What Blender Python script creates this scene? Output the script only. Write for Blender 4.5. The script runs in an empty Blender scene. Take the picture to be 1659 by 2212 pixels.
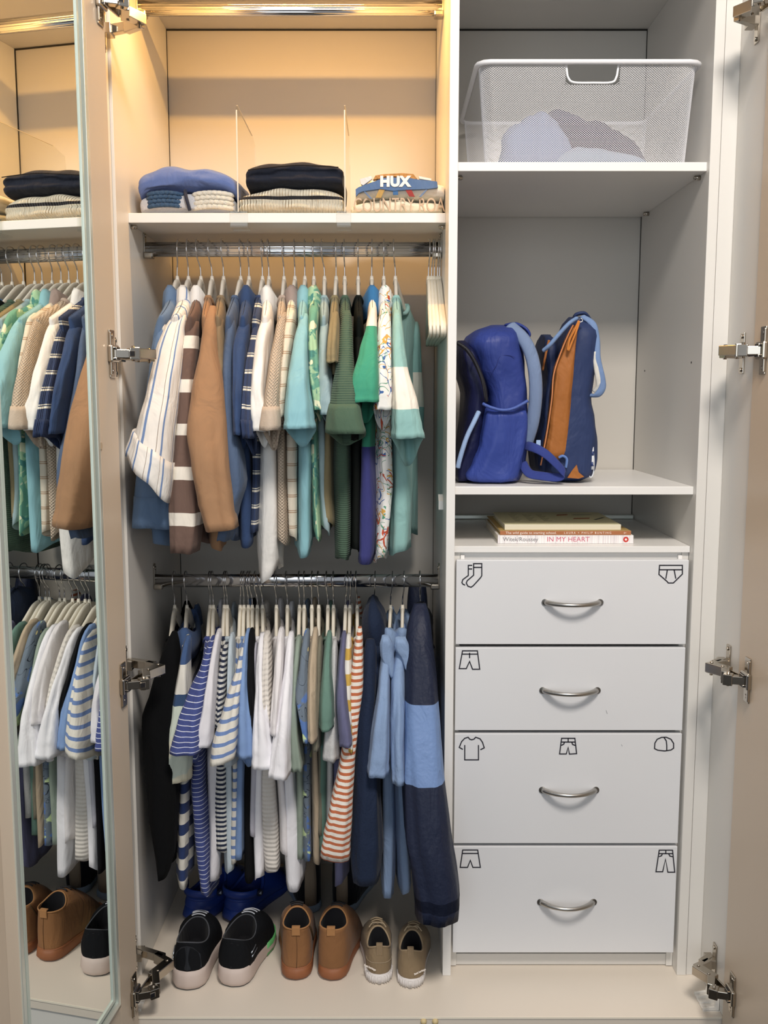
import bpy, bmesh, math, random
from mathutils import Vector, Matrix, noise, geometry
random.seed(7)
C = bpy.context.scene.collection
SC = bpy.context.scene
R = math.radians
PI = math.pi
sin, cos = math.sin, math.cos

# ---------------------------------------------------------------- camera
F = 2014.0; TH = math.atan(245 / F); CD = 1.8; CZ = 1.185
cam = bpy.data.cameras.new('camera'); co = bpy.data.objects.new('camera', cam); C.objects.link(co)
co.location = (0, -CD, CZ); co.rotation_euler = (PI / 2 - TH, 0, 0)
cam.sensor_fit = 'HORIZONTAL'; cam.sensor_width = 36; cam.lens = 36 * F / 1659
cam.clip_start = .05; cam.clip_end = 50
SC.camera = co
# ---------------------------------------------------------------- light
w = bpy.data.worlds.new('world'); SC.world = w; w.use_nodes = True
bg = w.node_tree.nodes['Background']; bg.inputs[0].default_value = (.88, .93, 1.0, 1); bg.inputs[1].default_value = .27
def area(name, loc, rot, sx, sy, power, col):
    l = bpy.data.lights.new(name, 'AREA'); l.shape = 'RECTANGLE'; l.size = sx; l.size_y = sy; l.energy = power; l.color = col
    o = bpy.data.objects.new(name, l); C.objects.link(o); o.location = loc; o.rotation_euler = rot
    return o
area('ceiling_light', (.35, -1.75, 2.75), (R(22), 0, 0), .55, .45, 39, (1, .92, .84))
area('window_light', (-.6, -4.2, 1.6), (R(85), 0, 0), 2.4, 1.8, 20, (.86, .93, 1))
led = area('led_light', (-.19, .055, 2.020), (R(14), 0, 0), .58, .012, 2.75, (1, .52, .13))
SC.view_settings.view_transform = 'Standard'; SC.view_settings.look = 'None'
SC.view_settings.gamma = 1; SC.view_settings.use_curve_mapping = False
SC.view_settings.exposure = 0.52

# ---------------------------------------------------------------- helpers
def P(x, y, Y):
    """photo pixel (x, y) at depth Y -> point in the room"""
    u = (x - 829.5) / F; v = (y - 1106) / F
    s = (CD + Y) / (cos(TH) - v * sin(TH))
    return Vector((u * s, Y, CZ + (-sin(TH) - v * cos(TH)) * s))
def PF(x, y):
    """photo pixel lying on the wardrobe floor (z = 0)"""
    v = (y - 1106) / F
    s = CZ / (sin(TH) + v * cos(TH))
    return Vector(((x - 829.5) / F * s, s * (cos(TH) - v * sin(TH)) - CD, 0))
def lin(h):
    h = h.lstrip('#'); r = []
    for i in (0, 2, 4):
        c = int(h[i:i + 2], 16) / 255
        r.append(c / 12.92 if c <= .04045 else ((c + .055) / 1.055) ** 2.4)
    return (r[0], r[1], r[2], 1)
class NG:
    def __init__(s, name):
        s.m = bpy.data.materials.new(name); s.m.use_nodes = True; s.t = s.m.node_tree
        s.b = s.t.nodes['Principled BSDF']; s.uv = None
    def n(s, typ, **k):
        d = s.t.nodes.new(typ)
        for a, v in k.items():
            if a.startswith('i_'):
                i = a[2:]; i = int(i) if i.isdigit() else i.replace('_', ' ')
                if isinstance(v, bpy.types.NodeSocket): s.t.links.new(v, d.inputs[i])
                else: d.inputs[i].default_value = v
            else: setattr(d, a, v)
        return d
    def L(s, a, b): s.t.links.new(a, b)
    def math(s, op, a, b=None, c=None):
        d = s.n('ShaderNodeMath', operation=op)
        for i, v in enumerate((a, b, c)):
            if v is None: continue
            if isinstance(v, bpy.types.NodeSocket): s.L(v, d.inputs[i])
            else: d.inputs[i].default_value = v
        return d.outputs[0]
    def UV(s):
        if not s.uv:
            t = s.n('ShaderNodeUVMap'); s.uvv = t.outputs[0]
            x = s.n('ShaderNodeSeparateXYZ', i_0=t.outputs[0]); s.uv = (x.outputs[0], x.outputs[1])
        return s.uv
    def ramp(s, fac, stops, interp='CONSTANT'):
        d = s.n('ShaderNodeValToRGB', i_0=fac); r = d.color_ramp; r.interpolation = interp
        while len(r.elements) > 1: r.elements.remove(r.elements[-1])
        for i, (p, c) in enumerate(stops):
            e = r.elements[0] if i == 0 else r.elements.new(p)
            e.position = p; e.color = lin(c) if isinstance(c, str) else c
        return d.outputs[0]
    def mix(s, f, a, b, mode='MIX'):
        d = s.n('ShaderNodeMix', data_type='RGBA', blend_type=mode)
        for i, v in ((0, f), (6, a), (7, b)):
            if isinstance(v, str): v = lin(v)
            if isinstance(v, bpy.types.NodeSocket): s.L(v, d.inputs[i])
            else: d.inputs[i].default_value = v
        return d.outputs[2]
    def bump(s, h, strength, dist=.001):
        d = s.n('ShaderNodeBump', i_Strength=strength, i_Distance=dist, i_Height=h)
        s.L(d.outputs[0], s.b.inputs['Normal'])
def mat(name, col, rough=.5, metal=0, var=0, vs=8, bump=0, bs=200, bd=.0005, coat=0):
    g = NG(name); g.b.inputs['Roughness'].default_value = rough; g.b.inputs['Metallic'].default_value = metal
    g.b.inputs['Base Color'].default_value = lin(col); g.b.inputs['Coat Weight'].default_value = coat
    if var or bump:
        tc = g.n('ShaderNodeTexCoord')
    if var:
        nz = g.n('ShaderNodeTexNoise', i_Vector=tc.outputs['Object'], i_Scale=vs, i_Detail=4.0)
        f = g.n('ShaderNodeMapRange', i_0=nz.outputs[0], i_3=1 - var, i_4=1 + var)
        c = g.n('ShaderNodeVectorMath', operation='SCALE'); c.inputs[0].default_value = lin(col)[:3]; g.L(f.outputs[0], c.inputs['Scale'])
        g.L(c.outputs[0], g.b.inputs['Base Color'])
    if bump:
        nz = g.n('ShaderNodeTexNoise', i_Vector=tc.outputs['Object'], i_Scale=bs, i_Detail=3.0)
        g.bump(nz.outputs[0], bump, bd)
    return g.m
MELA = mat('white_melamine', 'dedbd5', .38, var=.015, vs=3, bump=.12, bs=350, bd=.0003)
MELA2 = mat('white_panel_edge', 'eceae6', .35, var=.01)
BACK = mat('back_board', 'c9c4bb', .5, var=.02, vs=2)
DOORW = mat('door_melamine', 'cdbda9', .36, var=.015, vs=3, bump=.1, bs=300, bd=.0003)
CHROME = mat('chrome', 'd8d8da', .12, 1)
CHROME2 = mat('polished_nickel', 'b8b0a4', .2, 1)
STEEL = mat('brushed_steel', 'b0ada8', .3, 1)
DARK = mat('dark_gap', '2a2722', .8)
BLK = mat('black_plastic', '15151a', .5)
ALU = mat('aluminium_edge', 'dfe6df', .3, .6)
GLASSE = mat('glass_edge', 'c3d0c8', .15, .1)
def acryl():
    g = NG('clear_acrylic'); t = g.n('ShaderNodeBsdfTransparent'); t.inputs[0].default_value = (.96, .96, .94, 1)
    gl = g.n('ShaderNodeBsdfGlossy', i_Roughness=.05); fr = g.n('ShaderNodeValue'); fr.outputs[0].default_value = .05
    mx = g.n('ShaderNodeMixShader', i_0=fr.outputs[0]); g.L(t.outputs[0], mx.inputs[1]); g.L(gl.outputs[0], mx.inputs[2])
    g.L(mx.outputs[0], g.t.nodes['Material Output'].inputs[0]); return g.m
ACR = acryl(); ACRE = mat('acrylic_edge', 'efe6d4', .3); ACRE.node_tree.nodes['Principled BSDF'].inputs['Alpha'].default_value = .75
MIRROR = mat('mirror_silver', 'f2f5f2', .0, 1)

def link(name, me, m=None, parent=None):
    o = bpy.data.objects.new(name, me); C.objects.link(o)
    if m:
        for q in (m if isinstance(m, (list, tuple)) else [m]): me.materials.append(q)
    if parent: o.parent = parent; o.matrix_parent_inverse = parent.matrix_world.inverted() if False else Matrix.Translation(-parent.location)
    return o
def tag(o, label=None, cat=None, group=None, kind=None):
    if label: o['label'] = label
    if cat: o['category'] = cat
    if group: o['group'] = group
    if kind: o['kind'] = kind
    return o
def thing(name, loc, label, cat, group=None):
    o = bpy.data.objects.new(name, None); C.objects.link(o); o.location = loc; o.empty_display_size = .02
    return tag(o, label, cat, group)
def mesh(name, verts, faces, m, parent=None, smooth=True, uvs=None, mi=None):
    me = bpy.data.meshes.new(name); me.from_pydata([tuple(v) for v in verts], [], faces)
    if uvs is not None:
        ul = me.uv_layers.new(name='UVMap')
        for p in me.polygons:
            for k, li in enumerate(p.loop_indices): ul.data[li].uv = uvs[p.index][k]
    o = link(name, me, m, parent)
    if smooth: me.polygons.foreach_set('use_smooth', [True] * len(me.polygons))
    if mi:
        for p, i in zip(me.polygons, mi): p.material_index = i
    me.update(); return o
class BM:
    def __init__(s): s.b = bmesh.new()
    def box(s, x0, x1, y0, y1, z0, z1, bev=0, M=None, mi=0):
        r = bmesh.ops.create_cube(s.b, size=1)
        vs = r['verts']
        for v in vs:
            v.co = Vector(((x0 + x1) / 2 + v.co.x * abs(x1 - x0), (y0 + y1) / 2 + v.co.y * abs(y1 - y0), (z0 + z1) / 2 + v.co.z * abs(z1 - z0)))
        fs = list({f for v in vs for f in v.link_faces})
        for f in fs: f.material_index = mi
        if bev:
            es = list({e for v in vs for e in v.link_edges})
            rr = bmesh.ops.bevel(s.b, geom=es, offset=bev, segments=2, affect='EDGES', profile=.5)
            vs = list({v for f in rr['faces'] for v in f.verts} | {v for v in vs if v.is_valid})
        if M:
            for v in vs: v.co = M @ v.co
        return vs
    def tube(s, pts, r, n=8, closed=False, sx=1, mi=0, cap=True, up=None):
        pts = [Vector(p) for p in pts]; N = len(pts); rings = []
        rr = r if isinstance(r, (list, tuple)) else [r] * N
        prev = None
        for i, p in enumerate(pts):
            a = pts[(i - 1) % N] if (closed or i > 0) else p
            b = pts[(i + 1) % N] if (closed or i < N - 1) else p
            t = (b - a)
            t = t.normalized() if t.length > 1e-9 else Vector((0, 0, 1))
            if up is not None: n1 = Vector(up) - t * Vector(up).dot(t)
            elif prev is None:
                n1 = t.cross(Vector((0, 0, 1)) if abs(t.z) < .9 else Vector((0, 1, 0)))
            else: n1 = prev - t * prev.dot(t)
            if n1.length < 1e-6: n1 = t.orthogonal()
            n1.normalize(); prev = n1; n2 = t.cross(n1)
            rings.append([s.b.verts.new(p + n1 * rr[i] * sx * cos(2 * PI * k / n) + n2 * rr[i] * sin(2 * PI * k / n)) for k in range(n)])
        M = N if closed else N - 1
        for i in range(M):
            A = rings[i]; B = rings[(i + 1) % N]
            for k in range(n):
                f = s.b.faces.new((A[k], A[(k + 1) % n], B[(k + 1) % n], B[k])); f.smooth = True; f.material_index = mi
        if cap and not closed:
            for q in (rings[0][::-1], rings[-1]):
                f = s.b.faces.new(q); f.material_index = mi
        return s
    def cyl(s, p0, p1, r, n=16, mi=0): return s.tube([p0, p1], r, n, mi=mi)
    def poly(s, pts, th, axis, mi=0):
        """flat polygon pts (3D) extruded by vector axis*th"""
        a = Vector(axis) * th
        A = [s.b.verts.new(Vector(p)) for p in pts]; B = [s.b.verts.new(Vector(p) + a) for p in pts]
        n = len(pts)
        fs = [s.b.faces.new(A[::-1]), s.b.faces.new(B)]
        for i in range(n): fs.append(s.b.faces.new((A[i], A[(i + 1) % n], B[(i + 1) % n], B[i])))
        for f in fs: f.material_index = mi
        return s
    def out(s, name, m, parent=None):
        bmesh.ops.recalc_face_normals(s.b, faces=s.b.faces[:])
        me = bpy.data.meshes.new(name); s.b.to_mesh(me); s.b.free()
        return link(name, me, m, parent)
def box(name, x0, x1, y0, y1, z0, z1, m, parent=None, bev=0):
    b = BM(); b.box(x0, x1, y0, y1, z0, z1, bev); return b.out(name, m, parent)
def smoothpts(pts, n=6, closed=False):
    pts = [Vector(p) for p in pts]; N = len(pts); out = []
    for i in range(N if closed else N - 1):
        p0 = pts[(i - 1) % N] if (closed or i > 0) else pts[i]
        p1 = pts[i]; p2 = pts[(i + 1) % N]
        p3 = pts[(i + 2) % N] if (closed or i + 2 < N) else p2
        for k in range(n):
            t = k / n
            out.append(.5 * ((2 * p1) + (p2 - p0) * t + (2 * p0 - 5 * p1 + 4 * p2 - p3) * t * t + (3 * p1 - p0 - 3 * p2 + p3) * t ** 3))
    if not closed: out.append(pts[-1])
    return out
def text(name, s, size, loc, rot, m, parent=None, ext=.0004, align='CENTER', bold=0, sx=1, sp=1):
    cu = bpy.data.curves.new(name, 'FONT'); cu.body = s; cu.size = size; cu.extrude = ext; cu.align_x = align; cu.align_y = 'CENTER'
    cu.offset = bold; cu.space_character = sp; cu.resolution_u = 3
    t = bpy.data.objects.new(name, cu); C.objects.link(t)
    dg = bpy.context.evaluated_depsgraph_get(); me = bpy.data.meshes.new_from_object(t.evaluated_get(dg))
    bpy.data.objects.remove(t)
    M = Matrix.Translation(loc) @ Matrix.Rotation(rot[2], 4, 'Z') @ Matrix.Rotation(rot[1], 4, 'Y') @ Matrix.Rotation(rot[0], 4, 'X') @ Matrix.Diagonal((sx, 1, 1, 1))
    me.transform(M); me.materials.clear()
    return link(name, me, m, parent)

# ---------------------------------------------------------------- geometry constants
XL, XP0, XP1, XR = -.501, .121, .138, .606      # left side, partition, right side (inner faces)
XO0, XO1 = -.507, .655                           # outer carcass inner faces
YF = -.131; YB = .461; ZT = 2.029
# room
o = box('floor', -2.6, 2.8, -4.6, 1.2, -.16, -.11, mat('dark_rug', '26231f', .95, var=.5, vs=60, bump=1, bs=120, bd=.01)); tag(o, kind='structure')
WALL = mat('wall_paint', 'd8d2c8', .7, var=.01)
for nm, x0, x1 in (('wall_left', -2.6, XO0 - .06), ('wall_right', XO1 + .07, 2.8)):
    o = box(nm, x0, x1, -.08, 0.05, -.11, 2.5, WALL); tag(o, kind='structure')
o = box('wall_back', XO0 - .3, XO1 + .3, .5, .6, -.11, 2.5, WALL); tag(o, kind='structure')

# ---------------------------------------------------------------- wardrobe
W = thing('wardrobe', (0, 0, 0), 'white built-in wardrobe with open doors, a mirrored left door, shelves and rails', 'wardrobe')
box('base_panel', XO0, XO1, YF, .49, -.022, 0, mat('cream_melamine_lamp_tint', 'e0d6c8', .38, var=.02, vs=3, bump=.12, bs=350, bd=.0003), W, .0008)  # cream board, with some of the lamp's warmth put into its colour
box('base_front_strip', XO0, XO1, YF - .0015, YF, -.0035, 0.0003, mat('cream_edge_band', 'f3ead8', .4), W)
box('plinth', XO0, XO1, YF + .004, YF + .02, -.11, -.022, MELA, W)
for xx in (915, 940):
    b = BM(); p = P(xx, 2207, YF); bmesh.ops.create_uvsphere(b.b, u_segments=14, v_segments=10, radius=.0062, matrix=Matrix.Translation((p.x, YF - .0015, -.0085 )))
    b.out('stopper_bead', mat('cream_bead', 'cdb98a', .35), W)
box('top_panel', XO0, XO1, YF, .49, ZT, ZT + .02, MELA, W)
box('outer_side_panel', XO0 - .018, XO0, YF, .49, -.022, ZT, MELA, W, .0008)
box('outer_side_panel', XO1, XO1 + .018, YF, .49, -.022, ZT, MELA, W, .0008)
box('inner_side_panel', XO0, XL, 0, YB, 0, ZT, MELA, W, .001)
box('partition', XP0, XP1, -.002, YB, 0, ZT, MELA2, W, .0012)
box('inner_side_panel', XR, XR + .019, 0, YB, 0, ZT, MELA, W, .0012)
box('filler_strip', XR + .020, XO1, .0015, .02, 0, ZT, MELA, W, .001)
box('back_panel', XO0, XP0, YB + .004, YB + .010, 0, ZT - .002, BACK, W)
box('back_panel', XP1, XR + .02, YB + .004, YB + .010, 0, ZT - .002, BACK, W)
# dark recessed joints round the back boards
b = BM()
for x0, x1 in ((XL, XP0), (XP1, XR)):
    b.box(x0, x0 + .0009, YB + .001, YB + .0038, 0, ZT); b.box(x1 - .0009, x1, YB + .001, YB + .0038, 0, ZT)
    b.box(x0, x1, YB + .001, YB + .0038, ZT - .0035, ZT - .0005)
b.out('back_joint', DARK, W)
ZS = P(500, 460, .083).z
box('shelf', XL, XP0, .083, .385, ZS - .0185, ZS, MELA2, W, .001)
ZR1 = P(1400, 350, .015).z; box('shelf', XP1, XR, .015, YB, ZR1 - .0165, ZR1, MELA2, W, .001)
ZR2 = P(1400, 1051, .018).z; box('shelf', XP1, XR, .018, YB, ZR2 - .016, ZR2, MELA2, W, .001)
# shelf pins
def pin(x, y, z, sx):
    b = BM(); b.cyl((x, y, z), (x + sx * .011, y, z), .0042, 12); b.cyl((x + sx * .009, y, z), (x + sx * .013, y, z), .0028, 10)
    b.out('shelf_pin', CHROME2, W)
for y in (.10, .33):
    pin(XL, y, ZS - .024, 1); pin(XP0, y, ZS - .024, -1)
for y in (.05, .40):
    pin(XR, y, ZR1 - .021, -1); pin(XP1, y, ZR1 - .021, 1)
for (x, y, Y) in ((1495, 783, .06), (1386, 801, .39)):
    p = P(x, y, Y); b = BM(); b.cyl((XR - .0006, p.y, p.z), (XR + .001, p.y, p.z), .0022, 10); b.out('pin_hole', DARK, W)
# rods
def rod(zc, style, y=.2):
    prof = []; n = 64
    for k in range(n):
        a = 2 * PI * k / n; r = 1 + (.05 * cos(a * 16) if style == 'ribbed' and abs(sin(a)) < .93 else 0)
        prof.append((.0075 * r * cos(a), .0150 * r * sin(a)) if style != 'round' else (.008 * math.copysign(abs(cos(a)) ** .8, cos(a)), .0142 * math.copysign(abs(sin(a)) ** .8, sin(a))))
    x0, x1 = XL + .004, XP0 - .004
    vs = [(x, y + p[0], zc + p[1]) for x in (x0, x1) for p in prof]
    fs = [(k, (k + 1) % n, n + (k + 1) % n, n + k) for k in range(n)] + [tuple(range(n))[::-1], tuple(range(n, 2 * n))]
    o = mesh('hanging_rod', vs, fs, CHROME if style != 'white' else MELA2, W)
    o['label'] = {'ribbed': 'ribbed chrome hanging rod', 'round': 'smooth chrome hanging rod', 'top': ''}[style]
    for x, sg in ((XL, 1), (XP0, -1)):
        b = BM(); b.tube([(x, y, zc + .03), (x + sg * .003, y, zc + .03)], .008, 14)
        b.box(x, x + sg * .0035, y - .008, y + .008, zc - .018, zc + .03, .001)
        b.box(x, x + sg * .02, y - .0115, y + .0115, zc - .0185, zc - .006, .003)
        b.cyl((x + sg * .0035, y - .001, zc + .028), (x + sg * .005, y - .001, zc + .028), .004, 10)
        b.out('rod_bracket', CHROME2, W)
ZRD1 = P(600, 539, .2).z; ZRD2 = P(600, 1254, .2).z; ZRD0 = P(600, 18, .2).z
rod(ZRD1, 'ribbed'); rod(ZRD2, 'round'); rod(ZRD0, 'ribbed')
# led profile under the top
box('light_profile', XL + .01, XP0 - .01, .045, .063, 2.0215, ZT, mat('led_profile', 'ffffff', .4), W)
# small white cord cleat on the partition
q = P(938, 1082, .12); b = BM(); b.poly([(XP0, .14, q.z - .016), (XP0, .10, q.z - .016), (XP0, .10, q.z + .002), (XP0, .118, q.z + .014), (XP0, .128, q.z + .002), (XP0, .14, q.z)], .009, (-1, 0, 0))
b.out('cord_cleat', MELA2, W)

# ---------------------------------------------------------------- doors
def door(hx, sgn, phi, mirror, wd=.51):
    """inner face starts at (hx, YF-.006) and runs towards the viewer; sgn=+1: left door"""
    o0 = Vector((hx, YF - .006, 0)); d = Vector((-sgn * sin(phi), -cos(phi), 0)); nn = Vector((sgn * cos(phi), -sin(phi), 0))
    M = Matrix(((d.x, -nn.x, 0, o0.x), (d.y, -nn.y, 0, o0.y), (0, 0, 1, 0), (0, 0, 0, 1)))   # local x along door, y away from the inner face
    b = BM()
    if not mirror:
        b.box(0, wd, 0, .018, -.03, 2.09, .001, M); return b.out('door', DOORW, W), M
    a0, a1, z0, z1 = .124, .405, MZ0, 2.085; c0, c1 = .0766, wd - .06     # mirror opening, chamfer line
    cz = z0 - .046
    b.box(0, c0, 0, .018, -.03, 2.13, .0008, M); b.box(c1, wd, 0, .018, -.03, 2.13, .0008, M)
    b.box(c0, c1, 0, .018, -.03, cz, .0008, M); b.box(c0, c1, .006, .018, cz, 2.13, 0, M)
    e0, e1, ez = a0 - .024, a1 + .024, z0 - .024
    for q in ([(c0, cz), (e0, ez), (e0, 2.13), (c0, 2.13)], [(c1, cz), (e1, ez), (e1, 2.13), (c1, 2.13)], [(c0, cz), (c1, cz), (e1, ez), (e0, ez)]):
        vs = [b.b.verts.new(M @ Vector((x, 0 if x in (c0, c1) and z in (cz, 2.13) else -.007, z))) for x, z in q]
        for v, (x, z) in zip(vs, q): v.co = M @ Vector((x, -.007 if (x in (e0, e1)) else .0003, z))
        b.b.faces.new(vs)
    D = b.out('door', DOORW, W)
    b = BM(); b.box(a0, a1, -.0040, .004, z0, z1, 0, M); b.out('mirror_pane', MIRROR, D)
    def ring(p0, p1, y0, y1):
        b.box(a0 - p1, a0 - p0, y0, y1, z0 - p1, 2.13, .0006, M); b.box(a1 + p0, a1 + p1, y0, y1, z0 - p1, 2.13, .0006, M)
        b.box(a0 - p0, a1 + p0, y0, y1, z0 - p1, z0 - p0, .0006, M)
    b = BM(); ring(.015, .0245, -.0095, 0); b.out('mirror_frame', ALU, D)
    b = BM(); ring(.0, .008, -.0065, 0); b.out('mirror_bevel', GLASSE, D)
    b = BM(); ring(.008, .015, -.0035, 0); b.out('mirror_groove', mat('groove_grey', '6f7a76', .4), D)
    return D, M
MZ0 = .124
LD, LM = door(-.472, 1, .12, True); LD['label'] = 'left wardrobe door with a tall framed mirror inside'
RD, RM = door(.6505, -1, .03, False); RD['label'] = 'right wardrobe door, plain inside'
b = BM(); zz = P(213, 962, -.2).z
b.cyl(LM @ Vector((.080, -.002, zz)), LM @ Vector((.080, 0.001, zz)), .006, 16); b.out('screw_cap', mat('beige_cap', 'b9a68c', .5), LD)

def hinge(D, M, zc, side):
    """wide-angle hinge: cup plate on the door, mounting plate on the carcass side, folded steel arms between"""
    s = side; X0 = XO0 if s > 0 else XO1; ds = .010 if s > 0 else .032; off = .034 if s > 0 else .002
    ya, yb = (-.160, -.030) if s > 0 else (-.182, -.078)
    def Y(y): return ya + (y + .166) / (.118) * (yb - ya)
    def X(a): return X0 + s * a
    b = BM()
    b.box(ds, ds + .022, -.0032, -.0002, zc - .041, zc + .041, .0012, M)
    b.box(ds + .018, ds + .024, -.006, -.002, zc - .037, zc + .037, .001, M)
    for dz in (-.03, .03): b.cyl(M @ Vector((ds + .010, -.0046, zc + dz)), M @ Vector((ds + .010, -.002, zc + dz)), .0042, 12)
    b.box(ds - .004, ds + .028, -.010, -.0005, zc - .015, zc + .015, .003, M)
    b.box(min(X(0), X(.0035)), max(X(0), X(.0035)), yb - .009, yb + .009, zc - .037, zc + .037, .001)
    for dz in (-.03, .03): b.cyl((X(.0035), yb, zc + dz), (X(.006), yb, zc + dz), .0038, 10)
    b.box(min(X(.003), X(.018)), max(X(.003), X(.018)), yb - .012, yb + .018, zc - .009, zc + .009, .001)
    def bar(p0, p1, wd, h, z, mi=0):
        q0 = off if p0[2:] == () else 0
        a = Vector((X(p0[0] * .6 + (off if len(p0) < 3 else 0)), Y(p0[1]), 0)); c = Vector((X(p1[0] * .6 + (off if len(p1) < 3 else 0)), Y(p1[1]), 0)); dd = (c - a); L_ = dd.length; dd.normalize()
        q = Vector((-dd.y, dd.x, 0)); T = Matrix(((dd.x, q.x, 0, a.x), (dd.y, q.y, 0, a.y), (0, 0, 1, z), (0, 0, 0, 1)))
        b.box(0, L_, -wd / 2, wd / 2, -h / 2, h / 2, .0012, T, mi)
    bar((.004, -.166), (.050, -.158), .015, .015, zc)
    bar((.046, -.161), (.070, -.152), .018, .020, zc)
    bar((.064, -.150), (.040, -.106), .014, .023, zc + .001)
    bar((.036, -.122), (.078, -.078), .020, .018, zc + .003)
    bar((.078, -.080), (.020, -.056), .013, .020, zc)
    bar((.050, -.062), (.012, -.038, 0), .014, .016, zc + .002)
    bar((.012, -.172), (.030, -.120), .004, .017, zc - .001)
    for pp in ((.058, -.156), (.052, -.112), (.070, -.082)): b.cyl((X(pp[0] * .6 + off), Y(pp[1]), zc - .0125), (X(pp[0] * .6 + off), Y(pp[1]), zc + .0140), .0032, 10)
    b.box(ds + .004, ds + .02, -.014, -.004, zc - .0115, zc - .007, .001, M, 1)
    b.box(ds + .004, ds + .02, -.014, -.004, zc + .007, zc + .0115, .001, M, 1)
    bar((.0665, -.1625), (.052, -.1690), .002, .011, zc, 1)
    return b.out('hinge', [CHROME2, BLK], D)
for zc in (P(240, 764, -.16).z, P(260, 1480, -.16).z, P(275, 2150, -.16).z, P(228, -2, -.16).z): hinge(LD, LM, zc, 1)
for zc in (P(1645, 757, -.18).z, P(1610, 1469, -.18).z, P(1580, 2148, -.18).z, P(1640, -8, -.18).z): hinge(RD, RM, zc, -1)
# white corner brackets on the base
for X0, s in ((XO1, -1), (XO0, 1)):
    b = BM(); y0, y1 = -.115, -.062
    b.box(min(X0, X0 + s * .004), max(X0, X0 + s * .004), y0, y1, 0, .034, .0015)
    b.box(min(X0, X0 + s * .034), max(X0, X0 + s * .034), y0, y1, 0, .0035, .0015)
    for yy in (y0, -.095, -.078, y1 - .004):
        b.poly([(X0, yy, .0), (X0 + s * .034, yy, .0), (X0 + s * .034, yy, .006), (X0 + s * .012, yy, .009), (X0 + s * .006, yy, .032), (X0, yy, .034)], .004, (0, 1, 0))
    b.box(min(X0 + s * .012, X0 + s * .02), max(X0 + s * .012, X0 + s * .02), -.108, -.1, .003, .0045, .0004)
    for yy in (-.1035, -.0685): b.cyl((X0 + s * .022, yy, .003), (X0 + s * .022, yy, .005), .0036, 12)
    b.out('corner_bracket', mat('white_plastic', 'e8e4dc', .4), W)
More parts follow.
